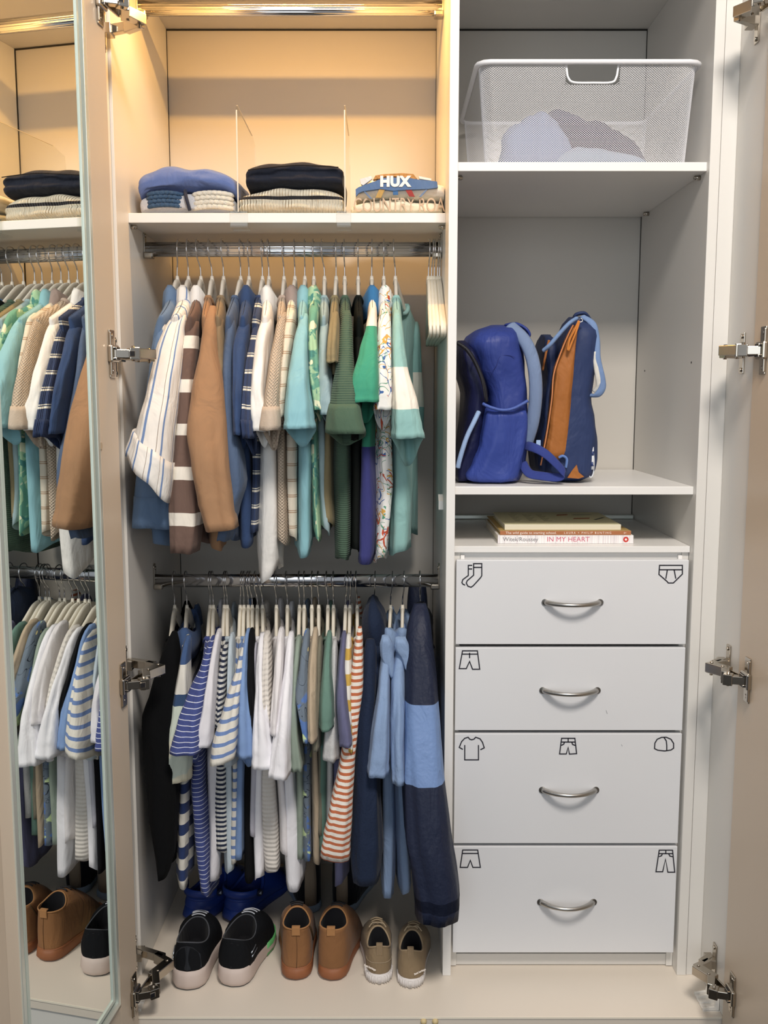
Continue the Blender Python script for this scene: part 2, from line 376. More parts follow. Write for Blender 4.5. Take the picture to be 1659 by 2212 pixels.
# ================================================================ fabrics
def soft(h, k=.74):
    h = h.lstrip('#'); c = [int(h[i:i+2], 16) for i in (0, 2, 4)]; l = .3 * c[0] + .59 * c[1] + .11 * c[2]
    return ''.join('%02x' % int(max(0, min(255, l + (q - l) * k))) for q in c)
def fab(name, base, rough=.85, pat=None, tex=None, var=.06, sheen=.3):
    """procedural cloth. UV: u = metres round the piece, v = metres below the hanger neck."""
    base = soft(base); g = NG(name); u, v = g.UV(); uvv = g.uvv; B = g.b
    sf = lambda q: soft(q) if isinstance(q, str) and len(q) == 6 else q
    pat = [tuple([(a, sf(b)) for a, b in e] if isinstance(e, list) else sf(e) for e in p) for p in (pat or [])]
    B.inputs['Roughness'].default_value = rough; B.inputs['Sheen Weight'].default_value = sheen * .25; B.inputs['Sheen Roughness'].default_value = .5
    B.inputs['Specular IOR Level'].default_value = .2
    tc = g.n('ShaderNodeTexCoord')
    col = g.n('ShaderNodeRGB'); col.outputs[0].default_value = lin(base); c = col.outputs[0]
    wob = g.n('ShaderNodeTexNoise', i_Vector=tc.outputs['Object'], i_Scale=9.0, i_Detail=1.0).outputs[0]
    for p in (pat or []):
        k = p[0]
        if k == 'h' or k == 'vst':            # repeating stripes
            ax = v if k == 'h' else u
            ax = g.math('MULTIPLY_ADD', wob, p[3] if len(p) > 3 else .003, ax)
            f = g.math('FRACT', g.math('DIVIDE', ax, p[1])); c2 = g.ramp(f, [(a, b if b else base) for a, b in p[2]])
            if any(b is None for a, b in p[2]):
                msk = g.ramp(f, [(a, 'ffffff' if b else '000000') for a, b in p[2]]); c = g.mix(msk, c, c2)
            else: c = c2
        elif k == 'abs':                       # bands at fixed distances below the neck
            f = g.math('DIVIDE', v, .8); c2 = g.ramp(f, [(a / .8, b if b else base) for a, b in p[1]])
            msk = g.ramp(f, [(a / .8, 'ffffff' if b else '000000') for a, b in p[1]]); c = g.mix(msk, c, c2)
        elif k == 'blot':                      # soft patches  (scale, colour, threshold, distort)
            nz = g.n('ShaderNodeTexNoise', i_Vector=uvv, i_Scale=p[1], i_Detail=2.0, i_Distortion=p[4] if len(p) > 4 else .5)
            f = g.ramp(nz.outputs[0], [(0, '000000'), (p[3], '000000'), (p[3] + .03, 'ffffff')], 'LINEAR'); c = g.mix(f, c, p[2])
        elif k == 'line':                      # thin squiggly drawn lines: contour of noise  (scale, colour, level, width, offset)
            mp = g.n('ShaderNodeVectorMath', operation='ADD', i_0=uvv); mp.inputs[1].default_value = (p[5], p[5] * 1.7, 0)
            nz = g.n('ShaderNodeTexNoise', i_Vector=mp.outputs[0], i_Scale=p[1], i_Detail=.5, i_Distortion=1.2)
            d = g.math('ABSOLUTE', g.math('SUBTRACT', nz.outputs[0], p[3])); f = g.math('LESS_THAN', d, p[4])
            nm = g.n('ShaderNodeTexNoise', i_Vector=mp.outputs[0], i_Scale=p[1] * .55, i_Detail=0.0)
            f = g.math('MULTIPLY', f, g.math('GREATER_THAN', nm.outputs[0], .5)); c = g.mix(f, c, p[2])
        elif k == 'dots':
            vo = g.n('ShaderNodeTexVoronoi', i_Vector=uvv, i_Scale=p[1]); f = g.math('LESS_THAN', vo.outputs['Distance'], p[3]); c = g.mix(f, c, p[2])
        elif k == 'heather':
            nz = g.n('ShaderNodeTexNoise', i_Vector=tc.outputs['Object'], i_Scale=700.0, i_Detail=2.0); c = g.mix(g.math('MULTIPLY', nz.outputs[0], p[2]), c, p[1])
    if var:
        nz = g.n('ShaderNodeTexNoise', i_Vector=tc.outputs['Object'], i_Scale=14.0, i_Detail=5.0)
        f = g.n('ShaderNodeMapRange', i_0=nz.outputs[0], i_1=.3, i_2=.7, i_3=1 - var, i_4=1 + var)
        sc = g.n('ShaderNodeVectorMath', operation='SCALE', i_0=c); g.L(f.outputs[0], sc.inputs['Scale']); c = sc.outputs[0]
    g.L(c, B.inputs['Base Color'])
    kind, s, st, ds = tex or ('weave', 900, .25, .0004)
    if kind == 'weave': h = g.n('ShaderNodeTexNoise', i_Vector=tc.outputs['Object'], i_Scale=float(s), i_Detail=2.0).outputs[0]
    elif kind == 'slub':
        mp = g.n('ShaderNodeMapping', i_Vector=tc.outputs['Object']); mp.inputs['Scale'].default_value = (1, 1, 7)
        h = g.n('ShaderNodeTexNoise', i_Vector=mp.outputs[0], i_Scale=float(s), i_Detail=3.0).outputs[0]
    elif kind == 'ribh': h = g.math('SINE', g.math('MULTIPLY', v, 2 * PI / s))
    elif kind == 'ribv': h = g.math('SINE', g.math('MULTIPLY', u, 2 * PI / s))
    elif kind == 'mesh':
        h = g.math('MULTIPLY', g.math('SINE', g.math('MULTIPLY', v, 2 * PI / s)), g.math('SINE', g.math('MULTIPLY', u, 2 * PI / s)))
        dk = g.math('MULTIPLY', g.math('GREATER_THAN', h, .35), .45); c = g.mix(dk, c, '6b5a4a'); g.L(c, B.inputs['Base Color'])
    mp = g.n('ShaderNodeMapping', i_Vector=tc.outputs['Object']); mp.inputs['Scale'].default_value = (1, 1, .42)
    wr = g.n('ShaderNodeTexNoise', i_Vector=mp.outputs[0], i_Scale=19.0, i_Detail=3.5, i_Roughness=.6, i_Distortion=.8)
    b1 = g.n('ShaderNodeBump', i_Strength=.6, i_Distance=.011, i_Height=wr.outputs[0])
    b2 = g.n('ShaderNodeBump', i_Strength=st, i_Distance=ds, i_Height=h, i_Normal=b1.outputs[0]); g.L(b2.outputs[0], B.inputs['Normal'])
    return g.m

# ================================================================ garments
def sp(c, e): return math.copysign(abs(c) ** e, c)
def at(spec, z):
    """(z, xl, xr) list sorted downwards -> centre, half width"""
    if z >= spec[0][0]: a = spec[0]; return (a[1] + a[2]) / 2, (a[2] - a[1]) / 2
    for a, b in zip(spec, spec[1:]):
        if z >= b[0]:
            t = (a[0] - z) / (a[0] - b[0] + 1e-9); t = t * t * (3 - 2 * t) * .5 + t * .5
            l = a[1] + (b[1] - a[1]) * t; r = a[2] + (b[2] - a[2]) * t; return (l + r) / 2, (r - l) / 2
    a = spec[-1]; return (a[1] + a[2]) / 2, (a[2] - a[1]) / 2
def px(spec, Y):
    out = []
    if len(spec) > 2 and Y == .05:
        (y0_, a0, b0), (y1_, a1, b1) = spec[-2], spec[-1]; m_ = .86 * (b0 - a0) - (b1 - a1)
        if m_ > 0: spec = spec[:-1] + [(y1_, a1 - m_ / 2, b1 + m_ / 2)]
    for y, xl, xr in spec:
        a = P(xl, y, Y); b = P(xr, y, Y); out.append((a.z, a.x, b.x))
    return out
def loft(name, rings, m, parent, vs=None, zref=0, closed_top=True, closed_bot=False, solid=.0016, seam=False):
    n = len(rings[0]); M = len(rings); V = [p for r in rings for p in r]; F_ = []; U = []
    mid = rings[M // 2]; per = [0]
    for j in range(n): per.append(per[-1] + (mid[(j + 1) % n] - mid[j]).length)
    if vs is None: vs = [[zref - p.z for p in r] for r in rings]
    for i in range(M - 1):
        for j in range(n):
            k = (j + 1) % n
            F_.append((i * n + j, i * n + k, (i + 1) * n + k, (i + 1) * n + j))
            U.append(((per[j], vs[i][j]), (per[j + 1], vs[i][k]), (per[j + 1], vs[i + 1][k]), (per[j], vs[i + 1][j])))
    if closed_top: F_.append(tuple(range(n))[::-1]); U.append([(per[j], vs[0][j]) for j in range(n)][::-1])
    if closed_bot: F_.append(tuple((M - 1) * n + j for j in range(n))); U.append([(per[j], vs[-1][j]) for j in range(n)])
    o = mesh(name, V, F_, m, parent, True, U)
    if solid:
        md = o.modifiers.new('thickness', 'SOLIDIFY'); md.thickness = solid; md.offset = -1
    return o

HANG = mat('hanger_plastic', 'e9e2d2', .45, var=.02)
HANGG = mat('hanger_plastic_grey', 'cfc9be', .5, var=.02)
def hanger(Xr, Xn, zr, label, group, Xf=None, Xb=None, hm=HANG, y=.2, lean=0, ks=.90):
    """hook round the rod at height zr, plastic body below; Xf / Xb = x of the front / back tip"""
    zn = zr - .060; Xf = Xn if Xf is None else Xf; Xb = (2 * Xn - Xf) if Xb is None else Xb
    T = thing('coat_hanger', (Xn, y, zn), label, 'hanger', group)
    b = BM()
    prof = [(.019, -.004, 0), (.0175, .008, 0), (.010, .0185, 0), (0, .0205, 0), (-.010, .0175, 0), (-.0165, .007, 0), (-.0165, -.006, .1), (-.011, -.018, .25), (-.003, -.028, .55), (0, -.037, .85), (0, -.048, 1), (0, -.066, 1)]
    pts = smoothpts([(Xr + (Xn - Xr) * t, y + a, zr + c) for a, c, t in prof], 4)
    b.tube(pts, .00145, 8); b.out('hook', CHROME, T)
    b = BM()
    def X(s): return Xn + (Xf - Xn) * (s / .18) if s > 0 else Xn + (Xb - Xn) * (-s / .18)
    b.tube([(Xn, y, zn + .006), (Xn, y, zn - .004), (Xn, y, zn - .012)], [.0032, .0046, .0052], 10)
    def arm(sg):
        k_ = ks; pr = [(.0, -.010, .010), (.02, -.017, .0125), (.05 * k_, -.036, .0125), (.09 * k_, -.062, .010), (.13 * k_, -.085, .008), (.160 * k_, -.101, .0065), (.174 * k_, -.110, .006), (.179 * k_, -.119, .005), (.172 * k_, -.126, .004), (.15 * k_, -.128, .0035), (.08 * k_, -.128, .0035), (0, -.128, .0035)]
        sm = smoothpts([(a, c, r) for a, c, r in pr], 3)
        b.tube([(X(sg * q[0]), y - sg * q[0], zn + q[1]) for q in sm], [max(q[2], .002) for q in sm], 10, sx=1, up=(1, 0, 0)) if False else None
        rings = []
        for i, q in enumerate(sm):
            p = Vector((X(sg * q[0]), y - sg * q[0], zn + q[1])); a = sm[max(i - 1, 0)]; c = sm[min(i + 1, len(sm) - 1)]
            t = Vector((0, -sg * (c[0] - a[0]), c[1] - a[1])).normalized(); nn = Vector((0, t.z, -t.y)); hw = max(q[2], .002); hx = .0034 if hw < .006 else .0040
            rings.append([b.b.verts.new(p + nn * hw * sp(cos(2 * PI * k / 10), .7) + Vector((1, 0, 0)) * hx * sp(sin(2 * PI * k / 10), .7)) for k in range(10)])
        for A, B_ in zip(rings, rings[1:]):
            for k in range(10):
                f = b.b.faces.new((A[k], A[(k + 1) % 10], B_[(k + 1) % 10], B_[k])); f.smooth = True
        b.b.faces.new(rings[0][::-1])
    arm(1); arm(-1); b.out('hanger_body', hm, T)
    return T

def rimz(s):
    a = abs(s)
    if a >= .085: return -.046 - (a - .085) * .52
    return -.046 - .026 * (1 - (a / .085) ** 2) ** .8
def garment(name, label, cat, group, zr, Xn, body, sleeve, bm, sm=None, cm=None, sy=-.005, collar='tee', bk=None, bsp=None, ty=.02, tx=0, sdep=.040, cuff=None, amp=.005, hem=None, seed=0, short='', hood=None, sb=True, ln=.160, twist=0, cd=1):
    rnd = random.Random(seed * 31 + 5); zn = zr - .060; y0 = .2
    bsp = px(body, .05); ssp = px(sleeve, .01 if sy > -.02 else sy + .01) if sleeve else None
    G = thing(name, (Xn, y0, zn), label, cat, group)
    sm = sm or bm; cm = cm or bm
    zb = bsp[-1][0]; cx0, _ = at(bsp, zn - .085); ph = rnd.random() * 6; ph2 = rnd.random() * 6; N = 56; M = 34
    bk = bk if bk is not None else (Xn - (cx0 - Xn) * .35)
    rings = []
    for i in range(M + 1):
        t = (i / M) ** 1.25; ring = []
        L = ln + .014 * (1 - min(t / .18, 1)) - .006 * min(t / .3, 1) + .006 * t
        for j in range(N):
            a = 2 * PI * j / N; s = L * sp(cos(a), .8)
            zt = zn + rimz(s * .98)
            zz = zt + (zb - zt) * t + (t ** 3) * (.008 * sin(a * 2 + ph) + (.006 + (.016 if amp >= .008 else 0)) * sin(a * 3 + ph2))
            cf, hw = at(bsp, zz); fs = s / ln
            rf = min(t / .07, 1); rf = math.sqrt(1 - (1 - rf) ** 2); rf = rf * .6 + .4 if abs(s) < .086 else rf * .97 + .03
            h = max(.0085, min(hw, .030) * (1 if fs > .55 else max(.38, 1 - (.55 - fs) * 1.6))) * rf
            xc = Xn + (cf - Xn) * (.25 * t + (1 - .25 * t) * fs) if s > 0 else Xn + (cf - Xn) * .25 * t * (1 + fs) + (bk - Xn) * (-fs)
            w1 = amp * min(t * 1.3, 1) * (1.6 * noise.noise(Vector((s * 16, zz * 2.0, seed))) + .9 * noise.noise(Vector((s * 38, zz * 3.5, seed + 5)))) * (.6 if abs(fs) > .85 else 1)
            w2 = 2.2 * amp * noise.noise(Vector((cos(a) * 2.4, sin(a) * 1.2 + zz * 1.3, zz * 5 + seed)))  * min(t * 2, 1)
            ring.append(Vector((xc + w1 + (h + w2 * .5) * (.975 if i == M - 1 else 1) * sp(sin(a), .55), y0 - s + .5 * w2, zz)))
        rings.append(ring)
    o = loft('body', rings, bm, G, zref=zn, closed_top=False); o['hw'] = 1; del o['hw']
    # shoulder seam filler: close the top slit beyond the neck opening
    # collar
    if collar:
        b = BM(); loop = []; K = 36
        for k in range(K):
            a = 2 * PI * k / K; s = .087 * cos(a); loop.append((Xn + ((cx0 - Xn) * s / ln if s > 0 else (bk - Xn) * (-s / ln)) + (.0115 if collar == 'tee' else .0145) * sin(a), y0 - s, zn + rimz(s)))
        if collar == 'tee': b.tube([(p[0], p[1], p[2] + .001) for p in loop], .0058, 8, closed=True, sx=.45, up=(0, 0, 1)) if False else b.tube(loop, .0048, 8, closed=True)
        elif collar in ('polo', 'shirt'):
            K2 = len(loop); rs = []
            for q, (dz, sc, dx) in enumerate(((-.008, .98, 0), (.004, 1.0, .001), (.016, 1.02, .003), (.022, 1.03, .005), (.017, 1.08, .008), (-.002, 1.16, .009), (-.024, 1.22, .010))):
                r = []
                for k in range(K2):
                    a = 2 * PI * k / K2; p = loop[k]; front = max(0, cos(a)) ** 2
                    d_ = dz * (1 + (.55 * cd ** 2 if dz < 0 and q > 2 else 0) * front); dx_ = dx * (1 + (cd - 1) * .8 * front)
                    r.append(Vector((p[0] + dx_ * sin(a) + (cd - 1) * .004 * (q > 3), y0 + (p[1] - y0) * sc, p[2] + d_ + .004 * sin(3 * a + ph) * (q > 3))))
                rs.append(r)
            o = loft('collar', rs, cm, G, zref=zn, closed_top=False, solid=.002)
        elif collar == 'hood':
            hs = px(hood, .13); rs = []
            zz0 = hs[0][0]
            for q in range(13):
                t = q / 12; z = hs[0][0] + (hs[-1][0] - hs[0][0]) * t; cf, hw = at(hs, z); f = math.sqrt(max(0, 1 - (1 - min(t * 2.2, 1)) ** 2)) * .92 + .08
                rs.append([Vector((cf + hw * f * sp(sin(2 * PI * k / 28), .75) + .002 * sin(5 * 2 * PI * k / 28 + 6 * t), .165 + (.085 - .02 * t) * f * cos(2 * PI * k / 28) + .035 * t * 0, z + .004 * sin(2 * PI * k / 14 + ph))) for k in range(28)])
            loft('hood', rs, cm, G, zref=zn, solid=.002)
            b = BM(); rr = rs[8]
            b.tube([p + Vector((0, -.001, 0)) for p in rr], .0035, 6, closed=True)
            b.out('hood_seam', cm, G); b = None
        if collar == 'tee': b.out('collar', cm, G)
    # sleeves
    if ssp:
        zs0, zs1 = ssp[0][0], ssp[-1][0]; K = 36; Q = 26
        def tube(front):
            rs = []; vv = []
            for i in range(Q + 1):
                t = i / Q; z = zs0 + (zs1 - zs0) * t; cf, hw = at(ssp, z)
                e = min(t / .16, 1); e = math.sqrt(1 - (1 - e) ** 2)
                if front: yc = .058 * (1 - t) ** 1.5 + (sy + 0.0) * (1 - (1 - t) ** 1.5); xc = cf
                else:
                    yc = .345 + (.018) * t; b0 = bk + (Xn - bk) * .0; xc = b0 + (cf - at(ssp, zs0)[0]) * (-.25); hw = min(hw, .024)
                dep = (.026 + (sdep - .026) * min(t * 1.6, 1)) * (.35 + .65 * e); hw2 = hw * (.55 + .45 * e)
                r = []
                for k in range(K):
                    a = 2 * PI * k / K; ca = cos(a); sa = sin(a); back = max(0, ca)
                    q = Vector((sa * 1.3, ca * 1.3, z * 3.2 + seed)); w = 1 + .26 * min(1, t * 2) * noise.noise(q) + .10 * min(1, t * 2) * noise.noise(Vector((sa * 2.6, ca * 2.6, z * 5 + seed + 3)))
                    w += .02 - .045 * (i == Q - 2 and not cuff)
                    crease = .0035 * noise.noise(Vector((z * 28, sa * 2, seed + 11))) * (1 - abs(t - .5))
                    dz = -tx * sa * t ** 2 - (ty * 1.15 * back ** 1.3 + .004 * noise.noise(Vector((a, seed, 0)))) * t ** 3
                    xn = (1 - .42 * back * t ** 2 * (ty > .015))
                    r.append(Vector((xc + hw2 * min(w, 1.12) * xn * sp(sa, .75), yc + dep * w * sp(ca, .8) + crease, z + dz)))
                rs.append(r); vv.append([zn - z - .1 * tx / .03 * 0] * K)
            return rs, vv
        rs, vv = tube(True)
        loft('sleeve', rs, sm, G, vs=vv)
        if cuff:
            i0 = int(Q * (1 - cuff[0])); rc = []
            for i in range(i0, Q + 1):
                c = sum(rs[i], Vector()) / K; rc.append([c + (p - c) * (cuff[2] if i < Q else cuff[2] * .99) for p in rs[i]])
            loft('cuff', rc, cuff[1], G, vs=vv[i0:], solid=.003, closed_top=False)
        if sb:
            rs, vv = tube(False); loft('sleeve', rs, sm, G, vs=vv)
    return G

UG = 'garments on the upper rail'; LG = 'garments on the lower rail'
def xat(pxx, z): 
    d = (z - CZ) / 2.0   # x of a picture column at the rod's depth and height z
    v = (-sin(TH) - d * cos(TH)) / (cos(TH) - d * sin(TH)); return (pxx - 829.5) / F * 2.0 / (cos(TH) - v * sin(TH))
def put(row, neck, hook, kind, label, cat, short, body, sleeve, bm, **k):
    zr = ZRD1 if row == 'u' else ZRD2; zn = zr - .06
    Xn = xat(neck, zn); Xr = xat(hook, zr)
    G = garment(kind, label, cat, UG if row == 'u' else LG, zr, Xn, body, sleeve, bm, seed=int(neck), **k)
    cf, _ = at(px(body, .05), zn - .085)
    bk = k.get('bk'); Xf = Xn + (cf - Xn) * 1.05; Xb = Xn - (cf - Xn) * .38 if bk is None else Xn + (bk - Xn) * 1.05
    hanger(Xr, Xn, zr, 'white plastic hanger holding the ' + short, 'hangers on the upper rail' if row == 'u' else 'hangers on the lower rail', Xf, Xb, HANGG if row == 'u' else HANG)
    return G
def dv(row, py, Y=.0):      # picture row -> metres below the neck
    return (ZRD1 if row == 'u' else ZRD2) - .06 - P(600, py, Y).z
KN = ('weave', 450, .5, .0008)
# ---- upper rail -------------------------------------------------
CREAM = 'efe6d6'
put('u', 383, 386, 'shirt', 'faded denim-blue long-sleeved collared shirt, leftmost on the upper rail', 'shirt', 'denim-blue shirt',
    [(650,345,375),(750,325,352),(1000,310,372),(1100,312,374),(1172,325,370)], [(690,333,354),(750,318,350),(870,308,350),(1000,298,370),(1080,292,374),(1140,289,378)],
    fab('denim_chambray', '5f80aa', tex=('slub', 300, .4, .0006)), collar='shirt', sy=.03, ty=-.01, cuff=(.14, fab('denim_cuff', '6386b2', tex=('slub', 300, .4, .0006)), 1.03))
STR = fab('blue_brown_stripe', 'ece7df', pat=[('vst', .034, [(0, None), (.28, '6d8fc8'), (.40, None), (.62, '8d7a6c'), (.65, None)], .004)], tex=('slub', 260, .35, .0006))
put('u', 407, 406, 'shirt', 'white long-sleeved shirt with blue and brown vertical stripes and rolled cuffs', 'shirt', 'blue-striped white shirt',
    [(650,372,408),(760,350,385),(950,335,375),(1040,340,372)], [(672,352,390),(695,338,385),(760,322,384),(850,312,380),(940,303,374),(985,297,372),(1030,290,366)],
    STR, collar='shirt', sy=-.035, ty=.012, tx=.045, sdep=.05, cuff=(.19, STR, 1.13), twist=1)
d = lambda y: dv('u', y)
bands = [(0, None)] + sum([[(d(a), CREAM), (d(b_), None)] for a, b_ in ((722,750),(818,845),(912,938),(1005,1032),(1100,1130))], [])
BR = fab('brown_rugby', '75594d', pat=[('abs', bands)]); BRR = fab('brown_rib', '7d6155', tex=('ribv', .004, .8, .001))
put('u', 434, 426, 'sweatshirt', 'brown long-sleeved top with wide cream bands and a white collar', 'top', 'brown cream-banded top',
    [(660,405,430),(750,390,420),(950,392,425),(1050,398,440),(1140,396,446),(1180,398,448)], [(690,398,425),(720,386,420),(850,383,416),(1000,378,432),(1100,374,440),(1150,377,436),(1187,379,431)],
    BR, cm=fab('white_collar', 'e9e6e2'), collar='polo', sy=-.008, ty=.0, cuff=(.085, BRR, .96))
put('u', 458, 452, 'long_sleeved_t_shirt', 'plain tan-brown long-sleeved t-shirt with a wide sleeve hanging forward', 'top', 'plain tan long-sleeved top',
    [(650,432,452),(800,440,465),(1000,440,480),(1100,448,482),(1185,451,478)], [(650,430,450),(700,423,456),(750,420,460),(850,404,478),(930,397,486),(1000,413,492),(1080,432,503),(1140,451,514)],
    fab('tan_cotton', 'a9794f', tex=('weave', 700, .25, .0004)), sy=-.045, ty=.004, tx=-.004, sdep=.045)
put('u', 483, 480, 'long_sleeved_t_shirt', 'dark khaki top half hidden between the tan and slate-blue tops', 'top', 'dark khaki top',
    [(650,460,482),(800,468,490),(1000,470,495),(1150,470,492)], [(680,456,476),(800,460,484),(900,465,488),(1000,468,490)], fab('dark_khaki', '8d7450'), sy=.02)
put('u', 520, 519, 'sweatshirt', 'slate-blue long-sleeved sweatshirt beside the tan top', 'sweatshirt', 'slate-blue sweatshirt',
    [(670,485,507),(800,482,505),(1000,485,520),(1165,480,508)], [(685,482,502),(790,477,503),(900,482,510),(1000,488,530),(1040,491,534),(1100,486,517),(1160,476,503)],
    fab('slate_blue_jersey', '4c6388', tex=KN), sy=-.012, ty=0)
put('u', 538, 537, 'polo_shirt', 'deep navy-blue polo shirt with a high folded collar', 'polo shirt', 'navy-blue polo shirt',
    [(660,515,540),(800,508,538),(1000,508,545),(1168,515,548)], [(690,503,532),(750,497,529),(850,503,528),(905,506,530),(938,508,533)],
    fab('navy_pique', '2f4a7c', tex=('mesh', .003, .3, .0005) if False else KN), collar='polo', sy=-.02, ty=.025)
NK = fab('navy_knit_stripe', '33456f', pat=[('h', .033, [(0, None), (.10, 'e6dfcd'), (.16, None), (.22, 'e6dfcd'), (.34, None)], .012)], tex=('ribv', .0035, .6, .001))
put('u', 567, 566, 'knitted_t_shirt', 'navy short-sleeved knit with thin cream stripes and rolled cuff', 'knitwear', 'navy cream-striped knit',
    [(680,545,560),(900,535,556),(1000,540,560),(1155,538,558)], [(690,536,552),(800,526,548),(870,524,550),(905,524,553),(945,529,556)], NK, sy=-.03, ty=.03, cuff=(.14, fab('navy_knit_cuff', '2b3f6c', tex=('ribv', .0035, .6, .001)), 1.07))
LIN = ('slub', 330, .45, .0007)
put('u', 581, 579, 'linen_shirt', 'white linen short-sleeved shirt with the longest uneven hem on the upper rail', 'shirt', 'white linen shirt',
    [(660,562,588),(800,557,588),(930,555,600),(1050,553,603),(1150,550,603),(1238,556,596)], [(680,553,580),(740,545,574),(850,543,574),(890,545,588),(930,551,584)],
    fab('white_linen', 'edeae4', tex=LIN), collar='shirt', sy=-.028, ty=.03, amp=.008)
put('u', 613.5, 611, 'knitted_t_shirt', 'beige open-mesh knit t-shirt with a wide plain sleeve band', 'knitwear', 'beige mesh knit',
    [(670,598,615),(900,597,620),(1000,600,621),(1130,597,624),(1165,596,623)], [(665,597,612),(700,588,611),(800,578,607),(870,573,604),(885,570,606),(928,566,608)],
    fab('beige_mesh', 'cbb49a', tex=('mesh', .0062, .9, .001)), collar='tee', cm=fab('taupe_rib', 'b9a190'), sy=-.040, ty=.035, cuff=(.18, fab('beige_band', 'c3ad96', tex=KN), 1.05))
put('u', 637, 636, 'terry_t_shirt', 'cream towelling t-shirt with narrow tan stripes', 't-shirt', 'cream tan-striped t-shirt',
    [(680,615,635),(900,613,638),(1000,615,641),(1160,620,643)], [(665,617,634),(720,611,631),(800,607,626),(900,605,622)],
    fab('cream_tan_stripe', 'ddd0b8', pat=[('h', .031, [(0, None), (.2, 'b48e6a'), (.26, None), (.32, 'b48e6a'), (.38, None)], .003)], tex=KN), cm=fab('mauve_taupe', 'a08a80'), collar='polo', sy=-.006, ty=.01)
AQ = fab('aqua_cotton', '7fc0cc')
put('u', 658.6, 658.6, 'polo_shirt', 'light aqua polo shirt with a wide short sleeve and folded collar', 'polo shirt', 'light aqua polo shirt',
    [(660,642,662),(900,640,677),(1000,643,678),(1100,642,676),(1190,640,676)], [(668,640,660),(740,629,663),(830,622,670),(880,619,677),(925,617,683)],
    AQ, collar='polo', sy=-.045, ty=.032, sdep=.045)
put('u', 678, 677, 'leaf_print_shirt', 'green and cream leaf-print short-sleeved shirt', 'shirt', 'green leaf-print shirt',
    [(660,667,690),(900,670,690),(1000,672,690),(1080,674,692),(1158,680,695)], [(655,663,686),(720,665,684),(800,668,692),(885,680,701)],
    fab('leaf_print', '5fa98c', pat=[('blot', 14, '9fcf9a', .48, 2.0), ('blot', 11, 'e9e7b8', .55, 2.5), ('blot', 18, '3f8f86', .58, 2.0)]), collar='shirt', sy=-.012, ty=.02, amp=.007)
put('u', 701, 695, 't_shirt', 'pale grey-blue t-shirt between the leaf print and khaki tops', 't-shirt', 'pale grey-blue t-shirt',
    [(690,690,710),(900,684,702),(1050,686,704),(1150,692,712)], [(690,688,708),(760,687,710),(850,691,722),(895,696,734)], fab('grey_blue', '93b1b6'), sy=-.015, ty=.02)
put('u', 726, 726, 't_shirt', 'olive-khaki t-shirt with a short straight sleeve hem', 't-shirt', 'olive-khaki t-shirt',
    [(660,711,730),(900,700,718),(1050,698,718),(1140,697,722)], [(665,712,728),(700,709,731),(785,707,732)], fab('olive_khaki', '8e7f55'), sy=-.03, ty=.018)
put('u', 744.7, 743.5, 'ribbed_knit_shirt', 'dark green ribbed knit top with a wide turned-back sleeve', 'knitwear', 'dark green ribbed knit',
    [(660,735,758),(900,720,758),(1000,718,760),(1100,722,760),(1190,726,757),(1212,730,750)], [(660,734,757),(750,728,761),(790,724,764),(850,715,776),(905,706,784),(935,704,792)],
    fab('green_rib', '46654f', tex=('ribh', .0044, .6, .0007)), sy=-.050, ty=.022, sdep=.05, cuff=(.2, fab('green_band', '4a6851', tex=KN), 1.04))
put('u', 773.6, 773.6, 'black_jacket', 'black garment hanging mostly hidden behind the green sleeve', 'top', 'hidden black garment',
    [(720,766,785),(850,765,788),(1000,757,776),(1190,759,774)], [(715,765,784),(800,765,786),(950,758,776)], fab('near_black', '0e1412', sheen=0), sy=.02, ty=.0)
GR = 'h'
put('u', 803, 803.7, 'colour_block_shirt', 'colour-block shirt, green sleeve, cream yoke, blue collar and purple lower half', 'shirt', 'green and purple colour-block shirt',
    [(660,795,815),(850,788,812),(967,776,812),(1100,774,814),(1180,772,810),(1212,770,808)], [(655,796,812),(700,790,813),(760,776,814),(820,762,816),(868,752,817)],
    fab('block_body', '2fa37c', pat=[('abs', [(0, CREAM), (d(712), '2fa37c'), (d(967), '3b3f8c')])]), sm=fab('block_sleeve', '2fa37c', pat=[('abs', [(0, CREAM), (d(702), None)])]),
    cm=fab('blue_collar', '2b78b8'), collar='polo', sy=-.045, ty=.036, sdep=.05)
DOO = fab('doodle_print', 'edebe6', pat=[('line', 34, '3a6bb8', .5, .022, .0), ('line', 30, 'e04a26', .52, .026, 3.1), ('line', 36, '49a07a', .48, .018, 7.7), ('line', 28, 'e6a637', .5, .018, 11.3), ('dots', 26, 'd94a2b', .10)])
put('u', 829, 829, 'doodle_print_shirt', 'white shirt printed all over with small red, blue and yellow seaside doodles', 'shirt', 'white doodle-print shirt',
    [(660,820,846),(900,812,848),(1000,813,852),(1050,816,854),(1100,814,850),(1180,810,842),(1212,812,834)], [(660,820,842),(700,815,846),(760,812,848),(850,812,850),(885,806,848)],
    DOO, collar='shirt', sy=-.022, ty=.035, amp=.006)
SEA = fab('seafoam', '84bdb8'); SEAS = fab('seafoam_cream_band', '84bdb8', pat=[('abs', [(0, None), (d(792), CREAM), (d(882), None)])])
put('u', 854, 850, 'rugby_shirt', 'seafoam-green shirt with a broad cream band round the sleeve, rightmost garment above', 'shirt', 'seafoam and cream shirt',
    [(660,848,868),(850,852,882),(1000,852,892),(1100,846,895),(1192,843,893)], [(660,849,868),(740,846,874),(790,847,880),(880,849,904),(945,846,917)],
    SEA, sm=SEAS, sy=-.04, ty=.05, sdep=.05, bk=.072, amp=.007)
